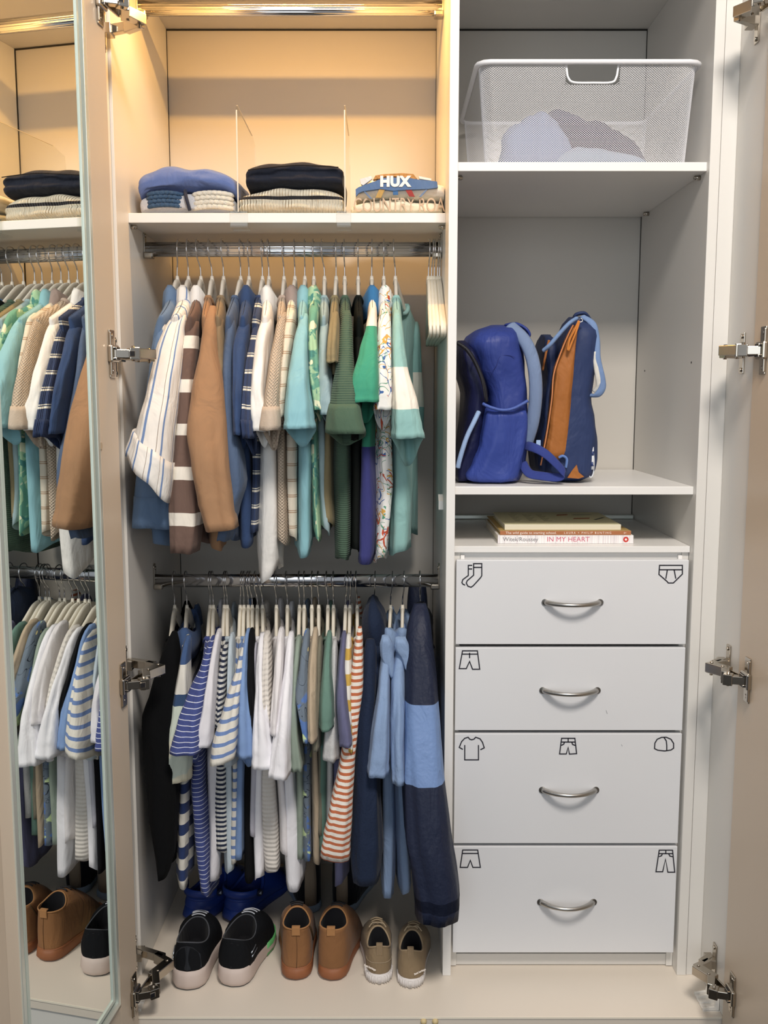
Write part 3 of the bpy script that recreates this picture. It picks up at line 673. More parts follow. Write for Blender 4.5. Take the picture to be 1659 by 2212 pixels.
for i, (nk, hk) in enumerate(((925.5,928),(932,935.6),(938,939.5),(945,947),(949.6,951))):
    Xn = xat(nk, ZRD1 - .06); k = ('first', 'second', 'third', 'fourth', 'fifth')[i]
    hanger(xat(hk, ZRD1), Xn, ZRD1, '%s from the left of five empty white hangers beside the partition' % k, 'empty hangers at the right end', Xn - .004 + .0012 * i, Xn + .006, HANG, ks=1.0)

# ---- lower rail -------------------------------------------------
d = lambda y: dv('l', y)
WH = fab('soft_white', 'eceaf0'); LAV = fab('pale_lavender', 'cdd0de')
put('l', 377.5, 376, 'long_sleeved_t_shirt', 'plain black long-sleeved top at the left end of the lower rail', 'top', 'plain black top',
    [(1380,350,372),(1500,335,378),(1600,330,384),(1750,340,384),(1830,350,382),(1865,356,372)], [(1383,350,370),(1430,335,376),(1500,318,381),(1560,302,385),(1650,312,384),(1750,326,384),(1830,342,382),(1875,350,368)],
    fab('black_jersey', '08090c', rough=.95, sheen=0), sy=-.02, ty=0)
IK = fab('navy_cream_blocks', '2f4a86', pat=[('h', .046, [(0, 'e2ddd0'), (.5, '2a3f7a')], .02)])
TD = fab('pale_mint_tie_dye', 'cfdcc9', pat=[('abs', [(0, '3c5c94'), (d(1440), 'e2ddd0'), (d(1500), '33507f'), (d(1522), None)]), ('blot', 9, 'e6e0bf', .5, 1)])
put('l', 404, 401, 'tie_dye_t_shirt', 'navy and cream block-patterned t-shirt with a pale mint tie-dyed sleeve', 't-shirt', 'navy block-patterned t-shirt',
    [(1400,388,405),(1600,388,414),(1690,386,412),(1800,383,412),(1905,384,411)], [(1385,388,404),(1430,384,402),(1500,376,408),(1530,370,415),(1600,362,418),(1675,358,414)],
    IK, sm=TD, cm=fab('mid_blue_rib', '3c5c94'), collar='polo', sy=.005, ty=.02)
BS = fab('blue_white_pinstripe', '3f4f9a', pat=[('h', .0098, [(0, None), (.42, 'dfe3f2'), (.54, None)], .006)])
put('l', 454, 453, 't_shirt', 'royal-blue t-shirt with thin white stripes and a flared sleeve', 't-shirt', 'blue t-shirt with thin white stripes',
    [(1420,440,450),(1600,412,442),(1700,404,440),(1800,414,448),(1925,436,455)], [(1400,436,449),(1450,424,447),(1500,403,443),(1550,389,438),(1610,376,441)],
    BS, sy=-.045, ty=.045, sdep=.045)
put('l', 461, 458, 't_shirt', 'soft white slub t-shirt next to the blue pinstriped one', 't-shirt', 'white slub t-shirt',
    [(1400,452,466),(1650,447,475),(1800,449,478),(1905,450,472)], [(1380,452,465),(1450,446,463),(1500,441,466),(1595,429,466)], fab('white_slub', 'dedbe2', tex=LIN), sy=-.03, ty=.018)
put('l', 484.5, 485, 'ribbed_knit_shirt', 'navy knit with bold white horizontal stripes all the way down', 'knitwear', 'bold navy and white striped knit',
    [(1420,472,488),(1560,466,488),(1650,462,494),(1750,454,500),(1825,457,501)], [(1402,475,487),(1480,469,488),(1560,468,486)],
    fab('navy_white_stripe', '232f4c', pat=[('h', .0100, [(0, None), (.5, 'd9d8d0')], .010)], tex=('ribv', .003, .5, .0008)), sy=.012, ty=.01)
put('l', 491, 489, 't_shirt', 'very pale grey-blue t-shirt behind the cream and blue striped one', 't-shirt', 'pale grey-blue t-shirt on the lower rail',
    [(1400,488,500),(1650,487,502),(1800,486,505),(1880,488,506)], [(1380,487,499),(1480,488,503),(1640,486,515)], fab('pale_ice_blue', 'b6c6d2'), sy=.012, ty=.02)
put('l', 519, 522, 't_shirt', 'cream t-shirt with wide-spaced cornflower-blue stripes', 't-shirt', 'cream t-shirt with blue stripes',
    [(1420,510,520),(1650,499,515),(1850,498,512)], [(1398,511,521),(1450,503,519),(1520,482,514),(1600,459,511),(1632,456,509)],
    fab('cream_blue_stripe', 'd9d3c6', pat=[('h', .0208, [(0, None), (.66, '6484c4')], .003)]), sy=-.055, ty=.03, tx=-0.006, sdep=.04)
put('l', 527, 527, 't_shirt', 'plain sky-blue cotton t-shirt', 't-shirt', 'plain sky-blue t-shirt',
    [(1400,519,530),(1650,511,535),(1750,508,535),(1853,504,532)], [(1378,519,531),(1450,517,533),(1550,513,549),(1620,509,555)], fab('sky_blue', '7398d2'), sy=-.025, ty=.04)
put('l', 536.5, 535, 't_shirt', 'black t-shirt with a narrow sleeve beside the sky-blue one', 't-shirt', 'narrow black t-shirt',
    [(1380,531,544),(1500,535,550),(1700,526,546),(1900,526,550)], [(1370,531,543),(1450,535,550),(1570,550,563)], fab('black_cotton', '0a0b10', sheen=0), sy=-.01, ty=.01)
put('l', 545, 540, 't_shirt', 'grey-lavender t-shirt squeezed between black and white ones', 't-shirt', 'grey-lavender t-shirt',
    [(1400,541,553),(1600,545,560),(1800,542,556)], [(1400,541,551),(1500,545,556),(1600,548,562)], fab('grey_lavender', 'b9b8c6'), sy=.0, ty=.02)
put('l', 556, 551, 't_shirt', 'crisp white t-shirt with a flared sleeve, left of the cream textured top', 't-shirt', 'crisp white t-shirt',
    [(1400,548,564),(1600,550,572),(1750,545,569),(1903,549,573)], [(1390,547,563),(1450,547,569),(1500,550,576),(1600,549,592),(1640,548,597)], WH, sy=-.035, ty=.03, sdep=.045)
put('l', 567, 563, 'textured_t_shirt', 'cream top with fine raised horizontal rows down the body', 'top', 'cream row-textured top',
    [(1390,563,581),(1550,568,592),(1700,559,602),(1800,562,607),(1885,570,609)], [(1376,563,579),(1450,566,585),(1550,572,592)], fab('cream_rows', 'dcd4ca', tex=('ribh', .0092, .6, .0011)), sy=-.005, ty=.01)
put('l', 597, 594.5, 't_shirt', 'white cotton shirt with a short creased sleeve, right of the cream textured top', 'shirt', 'creased white shirt',
    [(1400,592,606),(1600,592,610),(1750,602,622),(1850,602,625)], [(1376,591,606),(1450,590,609),(1572,586,604)], fab('off_white', 'e6e1e2', tex=LIN), sy=-.03, ty=.012)
put('l', 621, 618, 't_shirt', 'bright white t-shirt with the widest sleeve and long rounded body', 't-shirt', 'wide-sleeved bright white t-shirt',
    [(1400,613,629),(1600,608,636),(1700,608,642),(1800,608,652),(1908,612,656)], [(1390,611,627),(1450,609,629),(1550,599,631),(1600,591,630),(1660,584,630)], WH, sy=-.045, ty=.02, sdep=.045)
put('l', 647, 646, 't_shirt', 'sage-green t-shirt to the left of the dinosaur print', 't-shirt', 'sage-green t-shirt',
    [(1400,636,650),(1600,634,655),(1700,640,656),(1850,644,656)], [(1386,634,649),(1480,631,645),(1560,628,649),(1640,629,662)], fab('sage', '8b9c8b'), sy=-.015, ty=.02)
DIN = fab('dinosaur_print', '68788a', pat=[('blot', 17, '5079c4', .57, 1.2), ('blot', 15, 'c3dc96', .62, 1.5), ('line', 34, '26303f', .55, .012, 5.0), ('dots', 26, 'e2cf7d', .10)])
put('l', 657, 657, 'dinosaur_print_t_shirt', 'slate-blue t-shirt printed with blue and green dinosaurs', 't-shirt', 'dinosaur-print t-shirt',
    [(1400,650,664),(1600,655,672),(1700,653,675),(1858,655,682)], [(1380,649,664),(1440,645,664),(1500,638,666),(1588,656,671)], DIN, sy=-.03, ty=.01)
put('l', 673.5, 674, 't_shirt', 'sandy beige t-shirt right of the dinosaur print', 't-shirt', 'sandy beige t-shirt',
    [(1400,668,682),(1600,671,688),(1750,675,692),(1860,672,694)], [(1378,668,682),(1450,663,683),(1500,665,685),(1585,668,689)], fab('sandy_beige', 'b9a384'), sy=-.035, ty=.01)
put('l', 688.5, 687, 't_shirt', 'olive-grey t-shirt between the beige and green ones', 't-shirt', 'olive-grey t-shirt',
    [(1400,683,695),(1600,687,700),(1800,686,698)], [(1388,682,694),(1500,684,696),(1600,678,694)], fab('olive_grey', '7a7560'), sy=-.01, ty=.02)
put('l', 708.5, 705, 't_shirt', 'muted green t-shirt with faint blue patches', 't-shirt', 'muted green t-shirt',
    [(1400,700,714),(1600,690,706),(1750,686,707),(1848,688,712)], [(1383,700,714),(1440,696,714),(1520,692,724),(1560,692,726)], fab('green_blue_patch', '5e8878', pat=[('blot', 14, '4a7fae', .64, .5)]), sy=-.025, ty=.03)
put('l', 720.5, 720, 't_shirt', 'heather-grey t-shirt with a flared sleeve', 't-shirt', 'heather-grey t-shirt',
    [(1400,714,727),(1650,704,720),(1800,704,720)], [(1395,714,727),(1470,713,728),(1560,703,733),(1620,698,735)], fab('heather', 'a9a8a8', pat=[('heather', 'e4e2e0', .9)]), sy=-.012, ty=.03)
put('l', 746.6, 751, 't_shirt', 'muted purple-blue t-shirt with a straight sleeve', 't-shirt', 'purple-blue t-shirt',
    [(1400,735,748),(1650,718,745),(1800,715,748),(1850,717,749),(1908,721,744)], [(1388,733,746),(1450,728,744),(1500,724,750),(1595,732,763)], fab('purple_blue', '62648c'), sy=-.04, ty=.012, tx=-.004)
put('l', 756, 758, 't_shirt', 'mustard-yellow and white striped t-shirt', 't-shirt', 'mustard and white striped t-shirt',
    [(1400,746,758),(1650,744,760),(1780,742,758)], [(1382,745,758),(1450,742,760),(1500,747,760),(1600,752,765)], fab('mustard_white', 'e5e0d4', pat=[('h', .045, [(0, 'd5a535'), (.45, None)], .003)]), sy=-.018, ty=.01)
OR = fab('orange_white_stripe', 'e6ddd0', pat=[('h', .0120, [(0, None), (.54, 'cf6234')], .006)], tex=KN)
put('l', 772, 769, 'long_sleeved_t_shirt', 'orange and white striped long-sleeved top', 'top', 'orange and white striped top',
    [(1400,765,782),(1500,755,784),(1600,750,778),(1750,740,765)], [(1382,767,782),(1430,760,783),(1500,752,784),(1580,748,774),(1650,733,768),(1750,711,762),(1800,697,758),(1838,691,755)], OR, sy=-.055, ty=.01, tx=.004, sdep=.035)
put('l', 808, 810.5, 'hooded_jacket', 'dark navy fleece hooded jacket', 'jacket', 'navy fleece hooded jacket',
    [(1400,790,830),(1500,785,830),(1600,775,828),(1750,768,823),(1850,762,824),(1885,768,815)], [(1400,783,815),(1500,780,812),(1560,770,808),(1700,764,820),(1830,754,826),(1885,760,820)],
    fab('navy_fleece', '1b2a48', tex=('weave', 260, .7, .0012), sheen=.2), collar='hood', hood=[(1297,782,828),(1330,779,836),(1400,786,836),(1450,790,830)], sy=-.02, ty=0, sdep=.045)
PB = fab('light_blue_pique', '7f9ecb', tex=KN)
PL = put('l', 843.5, 848, 'polo_shirt', 'light-blue school polo shirt, the left one of two', 'polo shirt', 'left light-blue polo shirt',
    [(1400,825,845),(1600,820,850),(1700,823,852),(1800,827,855),(1900,826,855),(1940,829,848)], [(1400,828,846),(1480,817,843),(1600,800,842),(1660,793,841)], PB, collar='polo', sy=-.03, ty=.025, cd=1.8)
PR = put('l', 869.5, 873, 'polo_shirt', 'light-blue school polo shirt, the right one of two', 'polo shirt', 'right light-blue polo shirt',
    [(1400,856,877),(1650,850,880),(1800,855,885),(1920,860,890)], [(1400,856,876),(1480,846,875),(1600,843,872),(1675,845,875)], PB, collar='polo', sy=-.025, ty=.02, cd=2.0)
WB = [(0, None), (d(1508), '7498d4'), (d(1662), None)]
JK = fab('navy_nylon', '222a45', rough=.5, pat=[('abs', [(0, None), (d(1508) + .0, '6d92d0'), (d(1660), None)])], tex=('weave', 120, .35, .003), sheen=0)
put('l', 908, 907, 'windbreaker_jacket', 'navy windbreaker with a light-blue sleeve panel hanging past the partition edge', 'jacket', 'navy and light-blue windbreaker',
    [(1385,885,930),(1500,886,940),(1650,882,945),(1850,890,950),(1930,895,950)], [(1335,888,938),(1400,880,940),(1500,876,949),(1600,872,954),(1660,869,958),(1800,874,973),(1900,892,988),(1935,899,992),(1966,900,989)],
    JK, collar='hood', cm=fab('black_nylon', '14161f', rough=.5, sheen=0), hood=[(1312,893,938),(1330,882,940),(1400,882,936),(1440,886,930)], sy=-.078, ty=.0, sdep=.052, bk=.078, cuff=(.07, fab('elastic_cuff', '1c2340', rough=.5, tex=('ribv', .009, 1, .003)), 1.0), amp=.004)
# ================================================================ folded clothes on the top shelf
def folded(nm, label, cat, group, xl, xr, z0, z1, Yf, Yb, m, lobes=2, seed=1, sag=.10, wav=.003, nx=44, side=.5, tilt=0, droop=0):
    """soft folded bundle, z0..z1 high, fold lobes towards the viewer"""
    a = P(xl, 420, Yf).x; b_ = P(xr, 420, Yf).x; cx = (a + b_) / 2; hx = (b_ - a) / 2
    T = thing(nm, (cx, (Yf + Yb) / 2, z0), label, cat, group); H = z1 - z0; K = 56; rings = []; vv = []
    for i in range(nx + 1):
        s = -cos(PI * i / nx); e = (1 - abs(s) ** 7) ** .5 if abs(s) < 1 else 0; e = .42 + .58 * e
        if i in (0, nx): e *= .55
        h = H * (1 - sag * s * s) * (.55 + .45 * e) * (1 + tilt * s); r = []; vr = []
        for k in range(K):
            t = 2 * PI * k / K; cy = sp(cos(t), .45); cz = sp(sin(t), .55)
            zr = (cz + 1) / 2; y = (Yf + Yb) / 2 + (Yb - Yf) / 2 * cy * (.82 + .18 * e)
            if cy < -.2: y += -.007 * (abs(sin(PI * lobes * zr)) ** .6 - .7) * min(1, (-cy - .2) * 1.5)
            n = noise.noise(Vector((s * 2.2 + seed, zr * 1.5, cy * 1.2)))
            z = z0 + h * zr + (wav * n * 2.2 if zr > .25 else 0) + .0005
            r.append(Vector((cx + hx * s + .003 * noise.noise(Vector((zr * 3, cy * 2, seed))), y + wav * 1.6 * noise.noise(Vector((s * 3, zr * 4, seed + 9))), z - droop * abs(s) ** 5 * (1 - .5 * zr) * (cy < .2)))); vr.append(z1 - z)
        rings.append(r); vv.append(vr)
    V = [p for r in rings for p in r]; F_ = []; U = []
    for i in range(nx):
        for j in range(K):
            k = (j + 1) % K; F_.append((i * K + j, (i + 1) * K + j, (i + 1) * K + k, i * K + k))
            U.append(((V[i * K + j].x, vv[i][j]), (V[(i + 1) * K + j].x, vv[i + 1][j]), (V[(i + 1) * K + k].x, vv[i + 1][k]), (V[i * K + k].x, vv[i][k])))
    for q in (tuple(range(K)), tuple(nx * K + j for j in range(K))[::-1]):
        F_.append(q); U.append([(V[j].x, z1 - V[j].z) for j in q])
    mesh('folded_cloth', V, F_, m, T, True, U)
    return T
FG = 'folded clothes on the left shelf'
def zf(y, Y=.10): return P(600, y, Y).z
z1 = zf(413)
KG = folded('folded_cardigan', 'grey melange knitted cardigan folded beneath the blue sweatshirt', 'knitwear', FG, 300, 507, ZS, z1, .100, .33, fab('grey_melange', '8f98a6', pat=[('heather', 'd5d6d8', .95)], tex=KN), 1, 3, .12)
def knitroll(xl, xr, yt, yb, col, par, nm):
    b = BM(); x0 = P(xl, 440, .095).x; x1 = P(xr, 440, .095).x
    rows = 4; zt = zf(yt, .095); zb = zf(yb, .095)
    for i in range(rows):
        z = zb + (zt - zb) * (i + .5) / rows; r = (zt - zb) / rows * .62
        pts = [(x0 + (x1 - x0) * k / 24 + (.004 if k in (0,) else 0), .100 - .0025 * abs(sin(k * 2.1 + i)) + .012 * abs((k - 12) / 12) ** 6, z + .0035 * sin(k / 24 * PI)) for k in range(25)]
        b.tube(pts, [r * (.6 if k in (0, 24) else 1) for k in range(25)], 8, sx=.9)
    return b.out(nm, fab(nm + '_wool', col, tex=('weave', 240, 1, .002)), par)
knitroll(315, 396, 415, 450, '33557c', KG, 'blue_knit_roll'); knitroll(414, 502, 415, 454, 'd6d0c0', KG, 'cream_knit_roll')
b = BM(); b.tube(smoothpts([P(400, 411, .097), P(402, 425, .092), P(406, 440, .0915), P(410, 455, .095)], 4), .0034, 8); b.out('dark_knit_edge', fab('dark_knit', '2c3346'), KG)
folded('folded_sweatshirt', 'cornflower-blue sweatshirt folded on top of the grey cardigan', 'sweatshirt', FG, 297, 511, z1 - .002, zf(357), .094, .35, fab('cornflower_fleece', '5b76bd', tex=('weave', 500, .35, .0006)), 1, 7, .10, .004, tilt=-.08, droop=.016)
z1 = zf(402)
CK = fab('cream_rib_knit', 'e8e0c4', pat=[('abs', [(0, None), (.0095, '2b2c35'), (.0125, None), (.018, '2b2c35'), (.0245, None), (.049, '2b2c35'), (.0525, None)])], tex=('ribv', .0058, 1, .002))
folded('folded_jumper', 'cream ribbed jumper with navy stripes folded beneath the navy sweatshirt', 'knitwear', FG, 514, 742, ZS, z1, .100, .34, CK, 2, 12, .16)
NS = folded('folded_sweatshirt', 'dark navy sweatshirt folded on top of the cream ribbed jumper', 'sweatshirt', FG, 530, 740, z1 - .003, zf(346), .097, .33, fab('dark_navy_fleece', '1d2435', tex=('weave', 500, .3, .0005)), 2, 21, .07, .0022, side=.7)
b = BM(); b.tube(smoothpts([(P(x, y, .087).x, .0880 + e, P(x, y, .087).z) for x, y, e in ((535, 366, .004), (570, 363, .0005), (640, 357, 0), (700, 359, .0005), (731, 360, .004))], 5), .0010, 6); b.out('seam_piping', fab('navy_piping', '0c0f18'), NS)
b = BM()
for i, x in enumerate(range(606, 676, 7)):
    p = P(x, 358, .13); b.box(p.x, p.x + .004, .124, .134, p.z - .003 , p.z + .0014)
b.out('printed_lettering', mat('white_print', 'e8e8e8', .7), NS)
z1 = zf(428)
CR = folded('folded_t_shirt', 'cream t-shirt with faded lettering folded beneath the patchwork top', 't-shirt', FG, 758, 957, ZS, z1, .100, .32, fab('cream_jersey', 'ece0bc'), 1, 31, .16)
text('faded_lettering', 'COUNTRY ROA', .038, Vector((P(862, 445, .0965).x, .0972, P(862, 444, .0965).z)), (R(90), 0, 0), mat('faded_pink_print', 'cbb094', .8), CR, .0012, sx=.66)
zt = zf(380)
HX = folded('folded_patchwork_top', 'off-white patchwork top with a blue band reading HUX and orange trim', 'top', FG, 768, 961, z1 - .002, zt, .099, .31, fab('offwhite_fleece', 'f0eae0'), 1, 41, .22)
def patch(nm, pts, m, Y=.0905, th=.0022, par=HX):
    b = BM(); b.poly([P(x, y, Y) for x, y in pts], th, (0, 1, 0)); return b.out(nm, m, par)
patch('blue_band', [(769, 424), (768, 409), (775, 404), (830, 384), (875, 383), (905, 388), (944, 392), (946, 405), (925, 408), (872, 410), (850, 412), (820, 408), (784, 413), (775, 417)], fab('band_blue', '5478ac'), .088, .010)
patch('orange_trim', [(806, 388), (811, 379), (830, 376), (870, 374), (893, 376), (901, 386), (884, 388), (868, 381), (832, 381), (820, 386)], fab('orange_boucle', 'c4823a', pat=[('dots', 260, '7a4a20', .3)], tex=('weave', 200, 1, .003)), .089, .012)
patch('mustard_stripe', [(819, 409), (831, 410), (823, 427), (811, 427)], fab('mustard', 'cf9b46'), .0895)
patch('blue_stripe', [(849, 412), (860, 412), (860, 421), (849, 421)], fab('stripe_blue', '3f72ae'), .0895)
patch('red_stripe', [(875, 409), (888, 408), (896, 425), (884, 424)], fab('stripe_red', 'b83a34'), .0895)
patch('grey_blue_piping', [(785, 413), (789, 413), (804, 429), (799, 429)], fab('piping_a', '6d85ac'), .0895)
patch('grey_blue_piping', [(920, 409), (924, 409), (910, 425), (905, 425)], fab('piping_b', '6d85ac'), .0895)
patch('folded_collar_panel', [(777, 387), (802, 380), (804, 386), (785, 400), (780, 398)], fab('pale_panel', 'e4dbd6'), .091, .01)
patch('folded_collar_panel', [(904, 380), (932, 386), (931, 390), (906, 386)], fab('pale_panel_right', 'e8e0d0'), .091, .01)
text('white_lettering', 'HUX', .026, Vector((P(853, 393, .0872).x, .0872, P(853, 393, .0872).z)), (R(90), 0, 0), mat('white_felt', 'f1efe6', .8), HX, .0012, bold=.0016, sx=1.0, sp=1.08)

# clear dividers clipped to the shelf
for i, (x, xa, xb) in enumerate(((513, 497, 540), (744, 727, 763))):
    px_ = P(x, 440, .083).x
    T = thing('shelf_divider', (px_, .083, ZS), ('left' if i == 0 else 'right') + ' clear acrylic divider clipped on the left shelf edge', 'divider', 'clear shelf dividers')
    zt = P(x, 228, .09).z; b = BM()
    b.poly(smoothpts([(px_, .0835, ZS + .002), (px_, .0835, zt - .012), (px_, .087, zt - .003), (px_, .095, zt), (px_, .30, zt + .0), (px_, .345, zt - .012), (px_, .35, zt - .05), (px_, .35, ZS + .002)], 1), .0024, (1, 0, 0)); b.out('divider_panel', ACR, T); b = BM(); b.box(px_ - .0001, px_ + .0025, .0825, .0836, ZS + .002, zt - .010, .0003); b.box(px_ - .0001, px_ + .0025, .09, .30, zt - .0002, zt + .0008, .0003); b.out('divider_edge', ACRE, T)
    x0 = P(xa, 470, .08).x; x1 = P(xb, 470, .08).x - .004; b = BM()
    b.box(x0, x1, .0765, .30, ZS + .0004, ZS + .003, .0008); b.box(x0, x1, .0765, .0800, ZS - .026, ZS + .003, .0008)
    b.box(x0, x1, .0765, .115, ZS - .029, ZS - .0255, .0008); b.out('divider_clip', ACR, T)

# ================================================================ wire basket
zr0 = ZR1; xl_, xr_ = P(1030, 133, .03).x, P(1521, 133, .03).x
BK = thing('wire_basket', ((xl_ + xr_) / 2, .23, zr0), 'white mesh storage basket with a cut-out handle on the top right shelf', 'basket')
zt_ = P(1200, 133, .03).z; bl, br_ = P(1053, 350, .05).x - .002, P(1484, 350, .05).x + .002
def outline(t, r=.024):
    """rounded rectangle of the basket wall at height t"""
    x0 = bl + (xl_ + .008 - bl) * t; x1 = br_ + (xr_ - .008 - br_) * t; y0 = .055 - .02 * t; y1 = .40 + .02 * t; return x0, x1, y0, y1, r
def bpt(p, t):
    x0, x1, y0, y1, r = outline(t); a = x1 - x0 - 2 * r; b_ = y1 - y0 - 2 * r; q = PI * r / 2; tot = 2 * (a + b_) + 4 * q; s = (p % 1.0) * tot
    for kind, L_ in (('f', a), ('c', q), ('r', b_), ('d', q), ('k', a), ('e', q), ('l', b_), ('g', q)):
        if s <= L_: break
        s -= L_
    u = s / L_ * PI / 2
    z = zr0 + .004 + (zt_ - zr0 - .006) * t
    if kind == 'f': return Vector((x0 + r + s, y0, z))
    if kind == 'c': return Vector((x1 - r + r * sin(u), y0 + r - r * cos(u), z))
    if kind == 'r': return Vector((x1, y0 + r + s, z))
    if kind == 'd': return Vector((x1 - r + r * cos(u), y1 - r + r * sin(u), z))
    if kind == 'k': return Vector((x1 - r - s, y1, z))
    if kind == 'e': return Vector((x0 + r - r * sin(u), y1 - r + r * cos(u), z))
    if kind == 'l': return Vector((x0, y1 - r - s, z))
    return Vector((x0 + r - r * cos(u), y0 + r - r * sin(u), z))
WIRE = mat('white_wire', 'e9e9ec', .4)
hx0, hx1 = P(1226, 160, .037).x, P(1335, 160, .037).x; hz = P(1280, 178, .037).z
V = []; F_ = []; NSN = 300; SEG = 44; HT = zt_ - zr0; slope = 7.2e-2 / 1
for sg in (1, -1):
    for k in range(NSN):
        prev = None
        for i in range(SEG + 1):
            t = i / SEG; p = bpt((k + .5 * (sg < 0)) / NSN + sg * t * .155, t); 
            hole = p.y < .06 and hx0 < p.x < hx1 and p.z > hz
            if hole: prev = None; continue
            d_ = .00052
            V += [p + Vector((-d_, 0, -.0)) if abs(p.y - .23) > .155 else p + Vector((0, -d_, 0)), p + Vector((d_, 0, 0)) if abs(p.y - .23) > .155 else p + Vector((0, d_, 0))]
            c_ = len(V) - 2
            if prev is not None: F_.append((prev, prev + 1, c_ + 1, c_))
            prev = c_
o = mesh('wire_mesh', V, F_, WIRE, BK, False); o['kind'] = 'stuff'
b = BM(); rp = [bpt(k / 120, 1) for k in range(120)]
rp = [Vector((p.x + (.006 if p.x > (xl_ + xr_) / 2 else -.006) * (abs(p.x - (xl_ + xr_) / 2) > .18), p.y + (-.004 if p.y < .2 else .004) * (abs(p.y - .23) > .15), zt_)) for p in rp]
b.tube(rp, .0048, 8, closed=True, up=(0, 0, 1)); b.out('basket_rim', WIRE, BK)
b = BM(); b.tube([bpt(k / 100, .0) for k in range(100)], .0022, 8, closed=True); b.out('base_wire', WIRE, BK)
b = BM(); b.tube(smoothpts([(P(x, y, .037).x, .0365 + .012 * (1 - (P(x, y, .037).z - zr0) / HT) * 0 + .003, P(x, y, .037).z) for x, y in ((1224, 136), (1225, 152), (1228, 167), (1240, 177), (1282, 178), (1322, 177), (1332, 166), (1335, 152), (1337, 136))], 4), .0022, 8); b.out('handle_loop', mat('white_bright', 'f4f6f8', .35), BK)
b = BM(); x0, x1, y0, y1, r = outline(0); b.box(x0 + .004, x1 - .004, y0 + .004, y1 - .004, zr0 + .0022, zr0 + .0036); b.out('basket_base', WIRE, BK)
def lump(nm, label, cat, group, pts, m, z0, seed, w=.045):
    """crumpled soft heap: list of (px x, px y top, half width px) along its length at depth Y"""
    b = BM(); cx = sum(p[0] for p in pts) / len(pts)
    T = thing(nm, (P(cx, 300, pts[0][2]).x, pts[0][2], z0), label, cat, group)
    me = None; rings = []; K = 24; fine = smoothpts([(P(x, y, Y).x, Y, P(x, y, Y).z - z0) for x, y, Y in pts], 7)
    n = len(fine)
    for i, p in enumerate(fine):
        s = 2 * i / (n - 1) - 1; e = math.sqrt(max(.02, 1 - abs(s) ** 3))
        rings.append([Vector((p.x + .010 * noise.noise(Vector((k * .5, i * .3, seed))), p.y + w * e * cos(2 * PI * k / K) * (1 + .25 * noise.noise(Vector((cos(2 * PI * k / K) * 1.5, i * .25, seed + 3)))), z0 + p.z * e * (.5 + .5 * sp(sin(2 * PI * k / K), .7)) * (1 + .12 * noise.noise(Vector((sin(2 * PI * k / K) * 2, i * .3, seed + 7)))))) for k in range(K)])
    loft('cloth', rings, m, T, zref=z0, closed_top=True, closed_bot=True, solid=0)
    return T
BGp = 'clothes in the mesh basket'
lump('folded_garment', 'pale blue crumpled garment at the left inside the mesh basket', 'clothes', BGp, [(1078, 290, .13), (1110, 262, .13), (1160, 252, .13), (1205, 262, .13), (1235, 300, .13)], fab('pale_blue_cloth', '7388b4'), zr0 + .005, 2, .05)
lump('folded_garment', 'dark purple-navy garment heaped behind in the mesh basket', 'clothes', BGp, [(1130, 270, .24), (1190, 236, .24), (1260, 262, .22), (1330, 280, .22), (1400, 296, .22)], fab('purple_navy_cloth', '231f48'), zr0 + .005, 5, .06)
lump('folded_garment', 'light grey-blue garment along the front of the mesh basket', 'clothes', BGp, [(1200, 325, .10), (1260, 318, .10), (1320, 330, .10), (1400, 332, .10)], fab('grey_blue_cloth', '8298b6'), zr0 + .005, 8, .028)

# ================================================================ school bags
def blob(nm, spec, Y, dep, m, par, K=44, n=30, ex=.62, seed=1, wr=.002, z0=None, twist=0, zmin=None):
    zmin = ZR2 if zmin is None else zmin
    s = px(spec, Y + dep * (.42 if dep > .12 else .3)); rings = []
    for i in range(n + 1):
        t = i / n; z = s[0][0] + (s[-1][0] - s[0][0]) * t; c, h = at(s, z)
        e = min(1, math.sqrt(max(0, 1 - (1 - min(t / .12, 1)) ** 2)) * .9 + .1); e2 = min(1, math.sqrt(max(0, 1 - (1 - min((1 - t) / .05, 1)) ** 2)) * .25 + .75)
        rings.append([Vector((c + h * e2 * sp(cos(2 * PI * k / K), ex) + wr * noise.noise(Vector((cos(2 * PI * k / K) * 2, sin(2 * PI * k / K) * 2 + z * 4, z * 14 + seed))), Y + dep / 2 + dep / 2 * e * e2 * sp(sin(2 * PI * k / K), ex) + 2 * wr * noise.noise(Vector((cos(2 * PI * k / K) * 2, sin(2 * PI * k / K) * 2, z * 12 + seed + 4))), max(z, zmin + .0006 + .0002 * (i == n) * 0 + .0004 * (n - i)))) for k in range(K)])
    return loft(nm, rings, m, par, zref=s[0][0], closed_top=True, closed_bot=True, solid=0)
def strap(nm, pts, r, m, par, flat=.35, n=6, up=(0, 1, 0)):
    b = BM(); q = smoothpts([P(x, y, Y) for x, y, Y in pts], n); b.tube(q, r, 10, sx=1 / 1, up=None) if flat == 1 else None
    if flat != 1:
        rr = []; N = len(q)
        for i, p in enumerate(q):
            a = q[max(i - 1, 0)]; c = q[min(i + 1, N - 1)]; t = (c - a).normalized(); U = Vector(up); n1 = (U - t * U.dot(t)).normalized(); n2 = t.cross(n1)
            rr.append([b.b.verts.new(p + n1 * r * cos(2 * PI * k / 10) + n2 * r * flat * sin(2 * PI * k / 10)) for k in range(10)])
        for A, B_ in zip(rr, rr[1:]):
            for k in range(10):
                f = b.b.faces.new((A[k], A[(k + 1) % 10], B_[(k + 1) % 10], B_[k])); f.smooth = True
        b.b.faces.new(rr[0][::-1]); b.b.faces.new(rr[-1])
    return b.out(nm, m, par)
PADD = 1
NYL = ('weave', 28, .45, .006)
def nyl(nm, c, rough=.42): return fab(nm, c, rough=rough, tex=NYL, sheen=0, var=.05)
